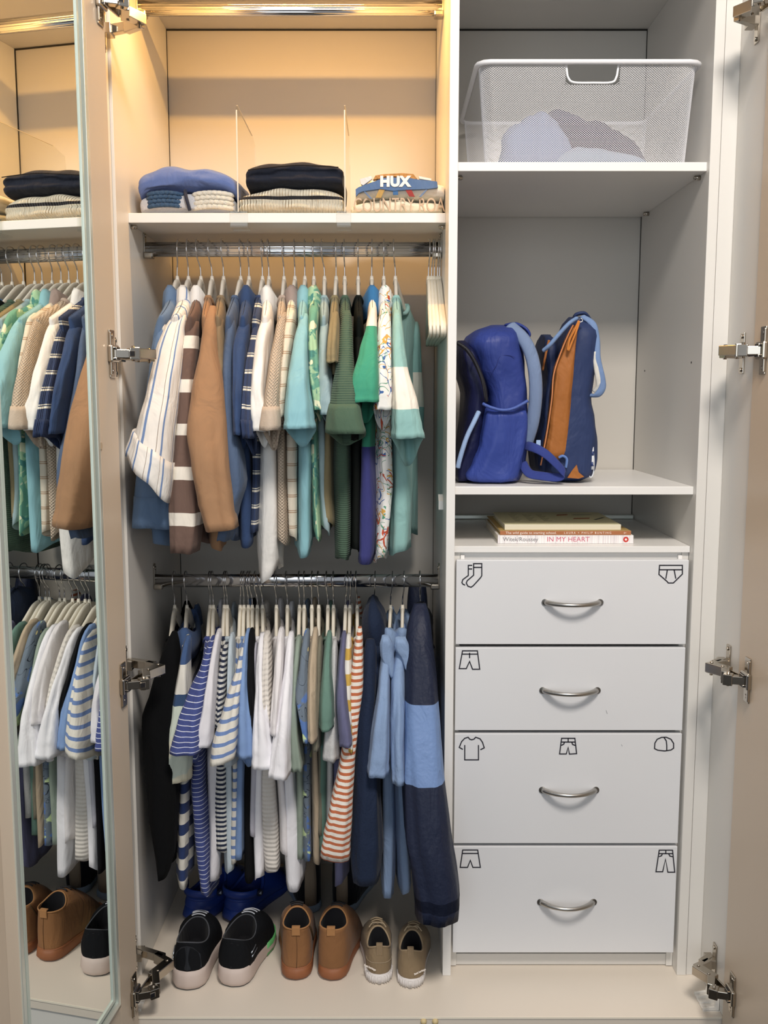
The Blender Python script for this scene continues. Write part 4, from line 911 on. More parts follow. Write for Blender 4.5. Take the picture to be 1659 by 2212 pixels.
B1 = thing('backpack', (P(1075, 1040, .2).x, .2, ZR2), 'royal-blue child backpack leaning at the left with grey-blue shoulder straps', 'backpack', 'backpacks on the middle shelf')
for g_, sp_ in ((PL, [(1373, 826, 840), (1392, 821, 848), (1420, 823, 851), (1445, 836, 852), (1464, 844, 850)]), (PR, [(1377, 855, 876), (1400, 852, 887), (1425, 868, 893), (1450, 876, 893), (1467, 881, 888)])):
    blob('collar_flap', sp_, .004, .034, PB, g_, K=28, n=16, ex=.7, wr=.0015, zmin=-9)
RB = nyl('royal_nylon', '2c409c')
blob('bag_body', [(701, 1062, 1092), (708, 1035, 1108), (722, 1012, 1116), (745, 1000, 1122), (790, 1022, 1128), (850, 1046, 1134), (900, 1045, 1136), (960, 1036, 1134), (1000, 1020, 1130), (1026, 1004, 1122), (1043, 1010, 1112)], .07, .24, RB, B1, seed=3, wr=.004)
blob('front_compartment', [(735, 990, 1014), (760, 985, 1024), (800, 987, 1040), (850, 1000, 1050), (900, 998, 1046), (960, 990, 1036), (1010, 978, 1018), (1040, 980, 1005)], .085, .22, nyl('navy_nylon_bag', '161c4a'), B1, seed=5, wr=.003)
blob('side_pocket', [(878, 1046, 1138), (900, 1042, 1140), (960, 1034, 1137), (1000, 1018, 1132), (1026, 1002, 1124), (1041, 1008, 1113)], .060, .10, nyl('royal_nylon_pocket', '2f47a8'), B1, seed=8, wr=.004)
strap('pocket_binding', [(1043, 872, .064), (1060, 880, .058), (1085, 886, .056), (1110, 882, .056), (1140, 866, .062)], .0042, nyl('binding_blue', '4763c0'), B1, .8)
strap('zip', [(988, 741, .066), (1010, 757, .058), (1030, 790, .058), (1045, 830, .058), (1051, 868, .062)], .0058, mat('zip_black', '101016', .55, bump=.6, bs=900, bd=.001), B1, .7)
strap('zip_teeth', [(1006, 752, .052), (1024, 778, .052), (1040, 818, .052), (1048, 862, .055)], .0014, mat('zip_teeth', '3a3a42', .4, .5), B1, .8)
strap('shoulder_strap', [(1102, 704, .12), (1128, 728, .10), (1147, 765, .09), (1156, 810, .085), (1157, 860, .085), (1150, 915, .09), (1138, 955, .10)], .0135, fab('grey_blue_strap', '7189b4', tex=('ribv', .004, .5, .001)), B1, .55, up=(1, 0, 0))
strap('top_handle', [(1096, 702, .15), (1115, 700, .13), (1135, 710, .12), (1143, 724, .12), (1130, 729, .13), (1112, 718, .15)], .009, RB, B1, .4)
strap('side_piping', [(1034, 890, .066), (1022, 915, .056), (1008, 945, .054), (995, 985, .054), (989, 1010, .058)], .0060, fab('pale_blue_piping', '8fb2e4'), B1, .8)
strap('webbing_strap', [(1132, 962, .10), (1150, 966, .07), (1175, 978, .055), (1200, 1000, .05), (1218, 1022, .055), (1205, 1031, .06), (1170, 1028, .065), (1143, 1022, .075), (1128, 1000, .09)], .0095, fab('blue_webbing', '2e3f98', tex=('ribv', .003, .6, .0008)), B1, .22, up=(.3, .5, 1))
strap('stitched_line', [(1048, 800, .0685), (1060, 803, .068), (1072, 790, .068), (1080, 770, .0685), (1100, 768, .069), (1112, 772, .07)], .0006, mat('stitch_navy', '1c2a70', .8), B1, .8)
B2 = thing('backpack', (P(1225, 1035, .2).x, .2, ZR2), 'navy and orange child backpack standing to the right with light-blue trim', 'backpack', 'backpacks on the middle shelf')
NV = nyl('navy_bag_nylon', '2b3d6e', .55)
blob('bag_body', [(684, 1232, 1258), (700, 1222, 1274), (730, 1212, 1283), (770, 1200, 1285), (820, 1190, 1274), (865, 1184, 1268), (905, 1178, 1278), (950, 1172, 1284), (990, 1166, 1283), (1018, 1168, 1276), (1034, 1180, 1258)], .085, .22, NV, B2, seed=13, wr=.003)
blob('rear_panel', [(722, 1172, 1190), (760, 1164, 1196), (820, 1168, 1196), (900, 1158, 1190), (960, 1150, 1182), (1020, 1154, 1176)], .13, .17, nyl('navy_rear', '24345f', .55), B2, seed=15, wr=.003)
blob('orange_panel', [(702, 1238, 1248), (745, 1219, 1242), (800, 1199, 1238), (860, 1192, 1233), (920, 1186, 1229), (975, 1176, 1223), (992, 1186, 1214)], .081, .05, nyl('orange_nylon', 'b3621f', .5), B2, seed=17, wr=.0015, ex=.4)
strap('orange_piping', [(1238, 702, .083), (1218, 745, .079), (1197, 805, .078), (1192, 860, .078), (1183, 925, .078), (1173, 980, .079), (1168, 1005, .082)], .0016, fab('orange_trim_cord', 'e08040'), B2, .9)
strap('orange_cord', [(1250, 693, .075), (1240, 715, .07), (1230, 735, .07), (1226, 757, .07)], .0022, fab('orange_cord_m', 'e07a1e'), B2, .9)
strap('orange_cord', [(1252, 694, .075), (1244, 718, .068), (1236, 738, .068), (1228, 758, .068)], .0022, fab('orange_cord_n', 'e07a1e'), B2, .9)
strap('ribbed_strap', [(1245, 688, .09), (1228, 700, .075), (1205, 725, .072), (1188, 745, .075), (1174, 757, .085)], [.006, .008, .008, .008, .003][0], fab('light_blue_rib', '6f92c8', tex=('ribh', .005, 1, .002)), B2, .7)
strap('shoulder_strap', [(1258, 684, .12), (1280, 700, .10), (1288, 735, .095), (1290, 775, .09), (1300, 820, .09), (1300, 840, .09), (1288, 854, .095), (1272, 853, .11)], .0075, fab('blue_strap_edge', '6d8fc6'), B2, .5, up=(1, 0, 0))
strap('strap_padding', [(1284, 760, .092), (1290, 800, .09), (1294, 832, .092), (1285, 846, .10)], .0062, fab('white_padding', 'd8d4ca'), B2, .7, up=(1, 0, 0))
strap('top_handle', [(1240, 688, .14), (1246, 679, .13), (1262, 677, .13), (1272, 688, .14)], .008, NV, B2, .5)
strap('zip_ring', [(1250, 690, .074), (1256, 688, .072), (1258, 694, .072), (1252, 696, .072)], .0012, CHROME, B2, .9)
strap('orange_side_wing', [(1172, 800, .125), (1180, 760, .12), (1186, 735, .12)], .004, fab('wing_orange', 'c06a28'), B2, .6)
b = BM(); b.poly([P(1236, 1016, .082), P(1246, 1004, .080), (P(1250, 1020, .080)), P(1262, 1030, .082), P(1250, 1034, .082), P(1226, 1032, .082)], .02, (0, 1, 0)); b.out('orange_flap', nyl('orange_nylon_flap', 'b3621f', .5), B2)
strap('blue_loop', [(1208, 988, .078), (1216, 985, .075), (1224, 992, .076), (1222, 1010, .078)], .0055, fab('bright_blue_loop', '5d86d8'), B2, .5)
KY = thing('key_tag', (P(1279, 990, .1).x, .1, P(1279, 1030, .1).z), 'clear and blue striped tag hanging from the navy and orange backpack', 'tag')
b = BM(); b.tube(smoothpts([P(1276, 960, .1), P(1273, 990, .098), P(1271, 1020, .1), P(1276, 1031, .1), P(1282, 1020, .1), P(1283, 990, .1), P(1280, 962, .1)], 5), .0012, 8); b.out('cord', mat('clear_cord', 'dfe4ea', .2), KY)
b = BM(); b.tube([P(1279, 962, .098), P(1280, 1014, .098)], .0034, 10); b.out('tag_body', fab('tag_stripe', 'e4e8ee', pat=[('h', .5, [(0, 'e4e8ee')])]), KY)
for yy in (975, 998):
    b = BM(); b.tube([P(1279, yy, .098), P(1279.4, yy + 9, .098)], .0037, 10); b.out('tag_band', mat('tag_blue', '25386e', .4), KY)
b = BM(); p = P(1163, 957, .07); b.box(p.x - .0045, p.x + .0045, .0685, .070, p.z - .006, p.z + .006, .001); b.out('fabric_label', mat('label_blue', '9db7dc', .7), B1)

# ================================================================ chest of drawers
ZD = P(1230, 1180, .022).z
CH = thing('drawer_chest', ((XP1 + XR) / 2, .24, 0), 'white chest of four drawers built in beneath the open shelves', 'drawers')
TOPM = MELA2
box('top_board', XP1 + .0006, XR - .0006, .022, YB - .002, ZD - .0125, ZD, TOPM, CH, .0008)
box('chest_side', XP1 + .0006, XP1 + .0135, .030, .42, .002, ZD - .0125, MELA, CH, .0006); box('chest_side', XR - .0135, XR - .0006, .030, .42, .002, ZD - .0125, MELA, CH, .0006)
box('front_rail', XP1 + .0135, XR - .0135, .034, .05, ZD - .028, ZD - .0125, MELA2, CH, .0006)
box('kick_board', XP1 + .0135, XR - .0135, .034, .05, .002, P(1200, 2060, .034).z, MELA, CH, .0006)
box('back_rail', XP1 + .001, XR - .002, .436, .450, ZD + .0003, ZD + .011, ALU, CH, .002)
for sx_ in (XP1 + .018, XR - .018):
    box('runner_end', sx_ - .004, sx_ + .004, .026, .034, ZD - .0275, ZD - .019, MELA2, CH, .0006)
DW = mat('drawer_white', 'dfe0e2', .42, var=.01, vs=3, bump=.15, bs=420, bd=.0003)
INK = mat('icon_ink', '22212c', .6)
YD = .010
icons = {
 0: [('sock_icon', [[(187,111),(239,111),(239,188),(232,200),(185,252),(170,262),(150,255),(140,235),(146,220),(187,185),(187,111)], [(187,135),(239,135)], [(178,122),(153,122),(153,187),(118,213),(112,232),(118,242),(133,249)], [(153,145),(178,145)]]),
     ('underpants_icon', [[(1377,122),(1523,122),(1523,178),(1475,225),(1465,235),(1433,235),(1425,225),(1373,180),(1377,122)], [(1377,150),(1523,150)], [(1427,150),(1417,208)], [(1470,150),(1481,207)]])],
 1: [('boxer_shorts_icon', [[(116,669),(211,669),(226,787),(180,787),(161,737),(140,783),(95,783),(116,669)], [(113,690),(212,690)], [(161,682),(161,716)]])],
 2: [('t_shirt_icon', [[(118,1300),(95,1287),(110,1250),(130,1229),(152,1222),(162,1235),(175,1238),(190,1234),(200,1222),(228,1232),(244,1255),(255,1290),(230,1302)], [(130,1272),(130,1367),(218,1367),(218,1272)]]),
     ('shorts_icon', [[(750,1229),(835,1229),(846,1327),(800,1330),(792,1287),(780,1329),(737,1329),(750,1229)], [(750,1253),(837,1253)], [(792,1229),(792,1253)], [(768,1253),(765,1265),(748,1275)], [(815,1253),(820,1268),(838,1275)]]),
     ('cap_icon', [[(1345,1295),(1347,1260),(1362,1235),(1390,1223),(1420,1222),(1450,1235),(1467,1262),(1467,1292),(1450,1304),(1410,1310),(1365,1305),(1345,1295)], [(1405,1223),(1420,1245),(1423,1275),(1423,1308)]])],
 3: [('shorts_icon', [[(117,1944),(213,1944),(230,2055),(182,2055),(166,2010),(148,2055),(101,2055),(117,1944)], [(116,1966),(214,1966)]]),
     ('trousers_icon', [[(1375,1945),(1460,1945),(1474,2086),(1430,2086),(1415,2002),(1397,2083),(1354,2083),(1375,1945)], [(1373,1967),(1461,1967)], [(1417,1945),(1417,1967)], [(1395,1967),(1390,1980),(1374,1987)], [(1435,1967),(1443,1983),(1462,1987)]])]}
for i, (ya, yb, hx0_, hx1_, hy) in enumerate(((1210, 1392, 1173, 1300, 1301), (1399, 1578, 1168, 1294, 1491), (1585, 1822, 1167, 1291, 1706), (1829, 2058, 1163, 1286, 1948))):
    za, zb2 = P(1200, ya, YD).z, P(1200, yb, YD).z
    D = box('drawer', XP1 + .0045, XR - .0055, YD, YD + .016, zb2, za, DW, CH, .0012)
    b = BM(); b.box(XP1 + .02, XR - .02, YD + .016, .40, zb2 + .015, za - .02); b.out('drawer_box', MELA, D)
    p0 = P(hx0_ + 4, hy, YD).x; p1 = P(hx1_ - 4, hy, YD).x; zc = P(1230, hy, YD).z
    n = 26; pts = []; rr = []
    for k in range(n + 1):
        s = -1 + 2 * k / n; pts.append((p0 + (p1 - p0) * k / n, YD - .029 * (1 - s * s) ** .85 - (.0 if 0 < k < n else -.001), zc)); rr.append(.0040 + .0018 * s * s)
    b = BM(); b.tube(pts, rr, 12, up=(0, 0, 1))
    for q in (p0, p1): b.cyl((q, YD + .0005, zc), (q, YD - .002, zc), .0068, 16)
    b.out('bow_handle', STEEL, D)
    for nm, lines in icons[i]:
        b = BM()
        for ln_ in lines:
            q = [P(960 + x / 2.963, 1180 + y / 2.963, YD - .0003) for x, y in ln_]
            closed = ln_[0] == ln_[-1]
            q2 = q[:-1] if closed else q
            N = len(q2); rg = []
            # flat strip with mitred corners
            for a_ in range(N):
                P0 = q2[(a_ - 1) % N] if (closed or a_ > 0) else None; P1 = q2[a_]; P2 = q2[(a_ + 1) % N] if (closed or a_ < N - 1) else None
                d1 = (P1 - P0).normalized() if P0 else (P2 - P1).normalized(); d2 = (P2 - P1).normalized() if P2 else d1
                n1 = Vector((-d1.z, 0, d1.x)); n2 = Vector((-d2.z, 0, d2.x)); m_ = (n1 + n2); m_ = m_.normalized() if m_.length > .1 else n1
                w_ = .00115 / max(.45, m_.dot(n1)); rg.append((b.b.verts.new(P1 + m_ * w_), b.b.verts.new(P1 - m_ * w_)))
            for a_ in range(N if closed else N - 1):
                A = rg[a_]; B_ = rg[(a_ + 1) % N]; b.b.faces.new((A[0], B_[0], B_[1], A[1]))
        r_ = bmesh.ops.extrude_face_region(b.b, geom=b.b.faces[:])
        for e_ in r_['geom']:
            if isinstance(e_, bmesh.types.BMVert): e_.co.y -= .00025
        b.out(nm, INK, D)
for x, y, l in ((1312, 1542, 8), (1344, 1612, 4)):
    p = P(x, y, YD - .0002); b = BM(); b.tube([p, p + Vector((-.0015 * l / 4, 0, .0009 * l))], .0003, 5); b.out('scratch', INK, CH)

# ================================================================ books
def book(label, xl, xr, yt, yb, Yf, dep, z0, cover, spine, tx=(), skew=0):
    x0 = P(xl, yb, Yf).x; x1 = P(xr, yb, Yf).x; h = P(1200, yt, Yf).z - P(1200, yb, Yf).z
    T = thing('book', ((x0 + x1) / 2, Yf + dep / 2, z0), label, 'book', 'stack of picture books')
    box('page_block', x0 + .003, x1 - .003, Yf + .002, Yf + dep - .003, z0 + .0014, z0 + h - .0014, mat('paper', 'e6dfcc', .8, var=.03, vs=300), T)
    box('cover_board', x0, x1, Yf, Yf + dep, z0, z0 + .0014, cover, T, .0004); box('cover_board', x0, x1, Yf, Yf + dep, z0 + h - .0014, z0 + h, cover, T, .0004)
    box('spine', x0, x1, Yf - .0006, Yf + .0012, z0 + .0002, z0 + h - .0002, spine, T, .0005)
    for s, size, xc, m, al, sxx, spc in tx:
        text('spine_lettering', s, size, Vector((P(xc, yb, Yf).x, Yf - .0007, z0 + h * .5)), (R(90), 0, 0), m, T, .0002, al, sx=sxx, sp=spc)
    return T, z0 + h, x0, x1
gs = NG('barcode_stripe_spine'); tc = gs.n('ShaderNodeTexCoord'); sx_ = gs.n('ShaderNodeSeparateXYZ', i_0=tc.outputs['Object'])
nz = gs.n('ShaderNodeTexNoise', i_Scale=1.0); mp = gs.n('ShaderNodeCombineXYZ', i_0=gs.math('MULTIPLY', sx_.outputs[0], 900.0)); gs.L(mp.outputs[0], nz.inputs[0])
gs.L(gs.ramp(nz.outputs[0], [(0, 'd9d0d4'), (.47, 'f2f0ee'), (.58, 'b9aeb2')]), gs.b.inputs['Base Color'])
GREY = mat('grey_ink', '77777a', .7); PINK = mat('pink_ink', 'c8667c', .7); WHT = mat('white_ink', 'efe6dc', .7)
T1, z_, bx0, bx1 = book('lowest book, white striped spine reading IN MY HEART', 1075, 1368, 1157, 1175, .055, .245, ZD + .0002, mat('white_cover', 'e6e2dc', .5), gs.m,
    [('Witek/Roussey', .0115, 1086, GREY, 'LEFT', 1, 1), ('IN MY HEART', .0135, 1227, PINK, 'CENTER', 1.05, 1)])
b = BM(); p = P(1352, 1166, .054); b.tube([(p.x, .0545, p.z + .0006), (p.x, .0538, p.z + .0006)], .0056, 16); b.out('red_emblem', mat('emblem_red', 'c23a34', .6), T1)
b = BM(); b.tube([(p.x, .0539, p.z + .0006), (p.x, .0535, p.z + .0006)], .0022, 12); b.out('emblem_dot', WHT, T1)
T2, z_, _, _ = book('middle book, tan-brown spine about starting school', 1080, 1363, 1148, 1157, .057, .240, z_ + .0003, mat('ochre_cover', 'b79a5e', .5), mat('brown_spine', 'ab6d45', .5),
    [('The wild guide to starting school.', .0066, 1092, WHT, 'LEFT', 1.12, 1.02), ('LAURA + PHILIP BUNTING', .0058, 1218, WHT, 'LEFT', 1.0, 1.45), ('6+', .005, 1350, WHT, 'CENTER', 1, 1)])
T3, z_, tx0, tx1 = book('topmost cream book with a plain cream spine', 1090, 1341, 1135.5, 1147.5, .066, .205, z_ + .0003, mat('cream_cover', 'd5cfa9', .45), mat('cream_spine', 'e3dcc4', .5))
for (tx_, s_, y_) in ((.028, 'Little Boxes', .12), (.060, 'School Days', .13), (.100, 'for Everyone', .12)):
    pass
for nm, pts, m in (('cover_picture', [(.13, .14), (.155, .15), (.16, .165), (.135, .16)], mat('rust_ink', '9a5a34', .6)), ('cover_picture', [(.155, .085), (.19, .09), (.195, .105), (.16, .10)], mat('rust_ink2', '9a5a34', .6)),
                  ('cover_picture', [(.165, .15), (.21, .155), (.205, .158), (.17, .156)], mat('green_grey_ink', '5d685c', .6)), ('cover_picture', [(.20, .07), (.228, .11), (.223, .112), (.196, .075)], mat('dark_ink', '4a4f48', .6))):
    b = BM(); b.poly([(tx0 + x, .066 + y, z_ + .0001) for x, y in pts], .0002, (0, 0, 1)); b.out(nm, m, T3)
b = BM()
for k in range(9):
    for c_ in range(3):
        x = tx0 + .028 + c_ * .03; b.box(x, x + .010 + .004 * ((k * 7 + c_) % 3), .066 + .05 + k * .013, .066 + .05 + k * .013 + .008, z_, z_ + .0002)
b.out('cover_lettering', mat('faint_ink', 'a9a384', .7), T3)['kind'] = 'stuff'

# ================================================================ shoes
def prof(ps, x):
    for a, c in zip(ps, ps[1:]):
        if x <= c[0]:
            t = (x - a[0]) / (c[0] - a[0]); return a[1] + (c[1] - a[1]) * t
    return ps[-1][1]
WP = [(0, 0), (.012, .30), (.04, .52), (.10, .70), (.2, .78), (.4, .80), (.55, .88), (.7, 1.0), (.82, .95), (.91, .75), (.97, .45), (1, 0)]
def shoe(nm, label, group, x, y, Wd, L, yaw, upper, sole, lining, Hh=.075, Hs=.06, Hf=.075, hs=.022, o0=.10, o1=.52, ow=.62, flare=1.0, z_bot=None, sw=1.0, mir=1, up_e=1.9):
    o = PF(x, y); yw = R(yaw); d_ = Vector((sin(yw), cos(yw), 0)); r_ = Vector((cos(yw), -sin(yw), 0)); K = 48
    T = thing(nm, (o.x, o.y + L * .45, 0), label, 'shoe', group)
    def wp(t): return o + d_ * (t[0] * L) + r_ * (t[1] * mir) + Vector((0, 0, t[2]))
    def out_(k, sc=1.0):
        a = 2 * PI * k / K; l = (1 - cos(a)) / 2; l = l if l > .5 else l; w_ = prof(WP, l) * Wd / 2
        return Vector((.5 + (l - .5) * sc + .0, w_ * sc * (1 if sin(a) >= 0 else -1) * 1.0 + .0 * l, 0))
    def bend(p): return Vector((p[0], p[1] + .10 * Wd * (p[0] - .4) * p[0], p[2]))
    def opening(k):
        a = 2 * PI * k / K; c_ = (o0 + o1) / 2; h_ = (o1 - o0) / 2
        z = Hs + (Hh - Hs) * max(0, cos(a)) ** 2 + (Hf - Hs) * max(0, -cos(a)) ** 2
        return Vector((c_ - h_ * cos(a), Wd / 2 * ow * sp(sin(a), .85), z))
    def hz_(l): return hs * (1 - .28 * min(1, max(0, (l - .3) / .4))) + (.006 * max(0, l - .85) / .15)
    # sole
    rings = []
    for zz, sc in ((0, .93), (.003, .97), (.35, 1.0 * flare), (.75, 1.0), (1, .975), (1.02, .93)):
        rr = []
        for k in range(K):
            p = out_(k, sc * sw); h_ = hz_(p[0]); p = bend(p); lift = .012 * max(0, (p[0] - .82) / .18) ** 2 * (1 if zz < .5 else .3)
            rr.append(wp((p[0], p[1], (zz if zz > .1 else zz) * (h_ if zz > .1 else 1) + lift)))
        rings.append(rr)
    loft('sole', rings[::-1], sole, T, closed_top=True, closed_bot=True, solid=0)
    if z_bot: 
        rr = []
        for zz, sc in ((.0003, .94), (.0032, .975)):
            rr.append([wp((lambda p: (p[0], p[1], zz + .012 * max(0, (p[0] - .82) / .18) ** 2))(bend(out_(k, sc * sw)))) for k in range(K)])
        loft('outsole', rr[::-1], z_bot, T, closed_top=True, closed_bot=True, solid=0)
    def surf(k, t):
        a = out_(k, .95); a = bend(a); c_ = opening(k); c_ = Vector((c_[0], c_[1] + .10 * Wd * (c_[0] - .4) * c_[0], c_[2])); h0 = hz_(a[0]) * .9
        toe = max(0, -cos(2 * PI * k / K))
        e = t ** (up_e - .75 * toe); f = sin(t * PI / 2) ** (1.0 - .25 * toe) if toe > 0 else t
        bul = .05 * Wd * sin(PI * t) * (1 - toe)
        s_ = 1 if a[1] >= 0 else -1
        return wp((a[0] + (c_[0] - a[0]) * e, a[1] + (c_[1] - a[1]) * e + s_ * bul * .5, h0 + (c_[2] - h0) * f))
    T_ = 12
    loft('upper', [[surf(k, 1 - i / T_) for k in range(K)] for i in range(T_ + 1)], upper, T, closed_top=False, zref=.1, solid=.0015)
    # lining
    rr = []
    for i in range(7):
        t = i / 6
        rr.append([wp((lambda c_: ((o0 + o1) / 2 + (c_[0] - (o0 + o1) / 2) * (.97 - .10 * t), c_[1] * (.96 - .1 * t) + .10 * Wd * (c_[0] - .4) * c_[0], c_[2] + (hs + .004 - c_[2]) * t - .0005))(opening(k))) for k in range(K)])
    loft('lining', rr, lining, T, closed_top=False, closed_bot=True, solid=0, zref=.1)
    return T, surf, wp, K, opening
def trim(T, surf, K, m, r=.0022, nm='collar_trim'):
    b = BM(); b.tube([surf(k, 1.0) for k in range(K)], r, 8, closed=True); b.out(nm, m, T)
def laces(T, surf, K, n, m, r=.0016, spread=3):
    for i in range(n):
        t = .93 - i * .13; b = BM(); pts = [surf(K // 2 + dk, t) + Vector((0, 0, .0028)) for dk in range(-spread, spread + 1)]
        b.tube(smoothpts(pts, 2), r, 8); b.out('lace', m, T)
def tabloop(T, surf, wp, m, w_=.012, h=.016, l=0):
    p = surf(0, 1.0); b = BM(); b.box(p.x - w_ / 2, p.x + w_ / 2, p.y - .0035, p.y - .0010, p.z - h, p.z + .005, .0008); b.box(p.x - w_ / 2, p.x + w_ / 2, p.y - .0025, p.y + .005, p.z + .004, p.z + .0062, .0008); b.out('pull_tab', m, T)
SUE = fab('brown_suede', '915c2d', tex=('weave', 300, .5, .0008), var=.12); RUB = mat('gum_rubber', '8f5836', .6, var=.04)
DKL = fab('dark_lining', '14141a'); 
# running shoes
RUNU = fab('runner_mesh', '0e1016', sheen=0); RUNS = mat('runner_foam', 'c9b9b0', .6, var=.06, vs=30)
for i, (x, y, yw, mr) in enumerate(((403, 2143, 2, -1), (499, 2136, 9, 1))):
    T, surf, wp, K, op = shoe('running_shoe', '%s black running shoe with a thick pinkish-white foam heel' % ('left' if i == 0 else 'right'), 'running shoes', x, y, .094, .205, yw, RUNU, RUNS, DKL, Hh=.098, Hs=.080, Hf=.094, hs=.040, o0=.07, o1=.56, ow=.66, flare=1.03, z_bot=BLK, mir=mr)
    trim(T, surf, K, fab('grey_collar_%d' % i, '4b4d55'), .0014)
    laces(T, surf, K, 3, mat('lace_white', 'b9bcc4', .7), .0013)
    # green foam on the outer side
    ks = range(13, 22) if mr > 0 else range(13, 22); rr = []
    def side_ring(f): 
        out = []
        for k in ks:
            a = 2 * PI * k / K; l = (1 - cos(a)) / 2; w_ = prof(WP, l) * .088 / 2 * (1.0 + .045) ; out.append(wp((l, w_ + .10 * .088 * (l - .4) * l, f * .034 * (1 if l < .4 else .88))))
        return out
    A = side_ring(.12); B_ = side_ring(1.06); V = A + B_; n = len(A)
    o = mesh('green_foam_side', V, [(q, q + 1, n + q + 1, n + q) for q in range(n - 1)], mat('green_foam', '62b06a', .55), T); md = o.modifiers.new('t', 'SOLIDIFY'); md.thickness = .003; md.offset = 0
    for q in range(2):
        s0 = surf(9, .42 + q * .2); s1 = surf(6, .30 + q * .16); b = BM(); b.tube([s0 + (s0 - o.location) * 0 + Vector((.001 * mr, -.001, 0)), s1 + Vector((.001 * mr, -.001, 0))], .0016, 6); b.out('silver_mark', mat('silver_ink', '9aa3ad', .3, .6), T)
    p = surf(0, .52); b = BM()
    b.poly([surf(k, t) + Vector((0, -.0012, 0)) for k, t in ((44, .15), (0, .12), (4, .15), (4, .62), (2, .86), (0, .9), (46, .86), (44, .62))], .0008, (0, -1, 0)); b.out('heel_patch', fab('heel_patch_m%d' % i, '23262f', rough=.6), T)
# brown suede ankle boots
for i, (x, y, yw, mr) in enumerate(((640, 2121, -3, -1), (714, 2122, 8, 1))):
    T, surf, wp, K, op = shoe('ankle_boot', '%s brown suede ankle boot with a gum-rubber sole and side zip' % ('left' if i == 0 else 'right'), 'brown ankle boots', x, y, .084, .205, yw, SUE, RUB, DKL, Hh=.109, Hs=.108, Hf=.126, hs=.025, o0=.045, o1=.32, ow=.66, flare=1.02, mir=mr, up_e=1.5)
    trim(T, surf, K, fab('tan_edge_%d' % i, 'b5763c'), .0016)
    tabloop(T, surf, wp, fab('tan_tab_%d' % i, 'b5763c'), .017, .012)
    laces(T, surf, K, 3, mat('lace_black', '1c1c20', .7), .0017)
    b = BM(); q = surf(K - 10 if mr < 0 else K - 10, .98); pts = [surf(K - 9, t) + Vector((.0015 * (-1 if mr > 0 else 1), -.001, 0)) for t in (.98, .8, .6, .42)]
    b.tube(pts, .0018, 8); b.out('side_zip', mat('zip_brass_%d' % i, '5c4a34', .4, .6), T)
    b = BM(); b.tube([surf(0, t) + Vector((0, -.0006, 0)) for t in (.05, .3, .6, .9)], .0006, 6); b.out('heel_seam', fab('seam_%d' % i, '74471f'), T)
    st = BM(); st.tube([surf(k, .03) for k in range(K)], .0022, 8, closed=True); st.out('welt', RUB, T)
# khaki canvas sneakers
KHK = fab('khaki_canvas', '8f7652', tex=('weave', 700, .4, .0005)); WRB = mat('white_rubber', 'dad5d2', .5, var=.03)
for i, (x, y, yw, mr) in enumerate(((820, 2129, -3, -1), (886, 2138, 5, 1))):
    T, surf, wp, K, op = shoe('canvas_sneaker', '%s khaki canvas sneaker with a ribbed white rubber sole' % ('left' if i == 0 else 'right'), 'khaki sneakers', x, y, .071, .185, yw, KHK, WRB, DKL, Hh=.078, Hs=.064, Hf=.084, hs=.021, o0=.06, o1=.41, ow=.66, mir=mr)
    trim(T, surf, K, fab('khaki_trim_%d' % i, 'a58b66'), .0018); tabloop(T, surf, wp, fab('khaki_tab_%d' % i, '957b57'), .013, .018)
    laces(T, surf, K, 3, fab('khaki_lace_%d' % i, 'ab9370'), .0015)
    for s_ in (-1, 1):
        p = surf(K // 2, .95) + Vector((0, -.002, .004)); b = BM(); b.tube(smoothpts([p, p + Vector((s_ * .010, -.004, .004)), p + Vector((s_ * .018, -.014, -.001))], 4), .0013, 6); b.out('lace_end', fab('khaki_lace_end_%d_%d' % (i, s_), 'b39b78'), T)
    b = BM()
    for k in range(-9, 10):                                      # ribs of the heel
        a = 2 * PI * k / 60; l = (1 - cos(a)) / 2; w_ = prof(WP, l) * .071 / 2 * 1.01 * (1 if k > 0 else -1)
        p = wp((l * .99, w_, .004)); q = wp((l * .99, w_, .0185)); b.tube([p, q], .0014, 6)
    ro = b.out('heel_ribs', WRB, T); ro['kind'] = 'stuff'
    b = BM(); b.tube([surf(k, .45) + (Vector((0, -.0005, 0))) for k in [(K - 8 + q) % K for q in range(17)]], .0006, 6); b.out('heel_seam', fab('khaki_seam_%d' % i, 'b09a78'), T)
    sd = 1 if mr > 0 else -1; p = surf(3, .27); n_ = Vector((sd * .42, -.90, 0))
    text('heel_lettering', 'Best heritage', .0050, p + n_ * .0032, (R(90), R(10 * -sd), math.atan2(n_.x, -n_.y)), WHT, T, .0008, bold=.0002)
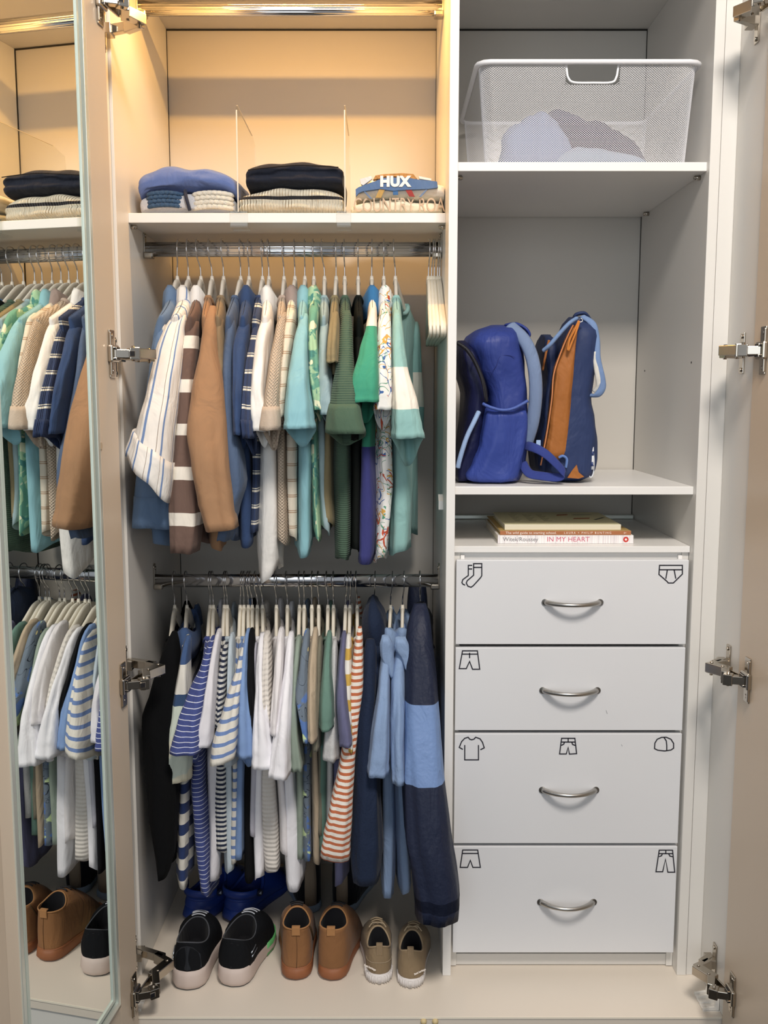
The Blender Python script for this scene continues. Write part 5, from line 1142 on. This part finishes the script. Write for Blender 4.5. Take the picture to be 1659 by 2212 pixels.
# blue clogs
CLG = mat('blue_foam_rubber', '1c3a8c', .5, var=.05, bump=.3, bs=300); CLI = mat('blue_foam_inside', '122a78', .6)
for i, (x, y, yw) in enumerate(((412, 1992, 27), (500, 1995, 23))):
    T, surf, wp, K, op = shoe('clog', '%s royal-blue foam clog with a heel strap' % ('left' if i == 0 else 'right'), 'blue clogs', x, y, .098, .225, yw, CLG, CLG, CLI, Hh=.050, Hs=.046, Hf=.080, hs=.028, o0=.05, o1=.50, ow=.72, flare=1.05, mir=1, up_e=1.6)
    trim(T, surf, K, CLG, .0042, 'rim')
    b = BM(); pts = []
    for q in range(25):
        a = PI * (q / 24 - .5); pts.append(wp((.20 - .17 * cos(a) + .0, .042 * sin(a), .062 + .004 * cos(a))))
    r2 = []
    for p in pts:
        c_ = wp((.3, 0, p.z)); n1 = (p - c_); n1.z = 0; n1.normalize()
        r2.append([b.b.verts.new(p + n1 * u_ + Vector((0, 0, v_))) for u_, v_ in ((.0018, -.009), (.0026, 0), (.0018, .009), (-.0018, .009), (-.0022, 0), (-.0018, -.009))])
    for A, B_ in zip(r2, r2[1:]):
        for k in range(6):
            f = b.b.faces.new((A[k], A[(k + 1) % 6], B_[(k + 1) % 6], B_[k])); f.smooth = True
    b.b.faces.new(r2[0]); b.b.faces.new(r2[-1][::-1]); b.out('heel_strap', CLG, T)
    p = wp((.215, .046, .060)); nn = Vector((cos(R(yw)), -sin(R(yw)) - .5, .0)).normalized(); b = BM(); b.tube([p, p + nn * .0035], .0075, 16); b.out('rivet', mat('rivet_dark_%d' % i, '1a2038', .5), T)
    b = BM(); b.tube([p + nn * .0034, p + nn * .0042], .0045, 3); b.out('rivet_emblem', mat('rivet_emblem_%d' % i, 'b9bfc6', .4), T)
    for q in range(5):
        s_ = surf(K // 2 + (q - 2) * 2, .62 - .08 * abs(q - 2)); b = BM(); b.tube([s_ + Vector((0, 0, .0012)), s_ + Vector((0, 0, -.001))], .0048, 12); b.out('vent_hole', DARK, T)
# navy slip-on boots at the back
NB = fab('navy_suede', '0d1018', tex=('weave', 400, .3, .0006)); PBS = mat('pale_blue_sole', '8d9fb5', .5)
for i, (x, y, yw, mr) in enumerate(((673, 1977, -16, -1), (737, 1976, 15, 1))):
    T, surf, wp, K, op = shoe('slip_on_boot', '%s dark navy slip-on boot with a tan heel stripe at the back' % ('left' if i == 0 else 'right'), 'navy slip-on boots', x, y, .080, .205, yw, NB, PBS, DKL, Hh=.150, Hs=.145, Hf=.150, hs=.020, o0=.03, o1=.42, ow=.74, mir=mr, up_e=1.5)
    rr = []
    for t in (.02, .2, .4, .6, .8, 1.0):
        rr.append([surf(k % K, t) + Vector((0, -.0016, 0)) for k in (46, 47, 48, 49, 50)])
    V = [p for r in rr for p in r]; o = mesh('heel_stripe', V, [(a * 5 + q, a * 5 + q + 1, (a + 1) * 5 + q + 1, (a + 1) * 5 + q) for a in range(5) for q in range(4)], fab('tan_elastic_%d' % i, '8b7660', tex=('weave', 300, .5, .0008)), T)
    md = o.modifiers.new('t', 'SOLIDIFY'); md.thickness = .0014; md.offset = 0
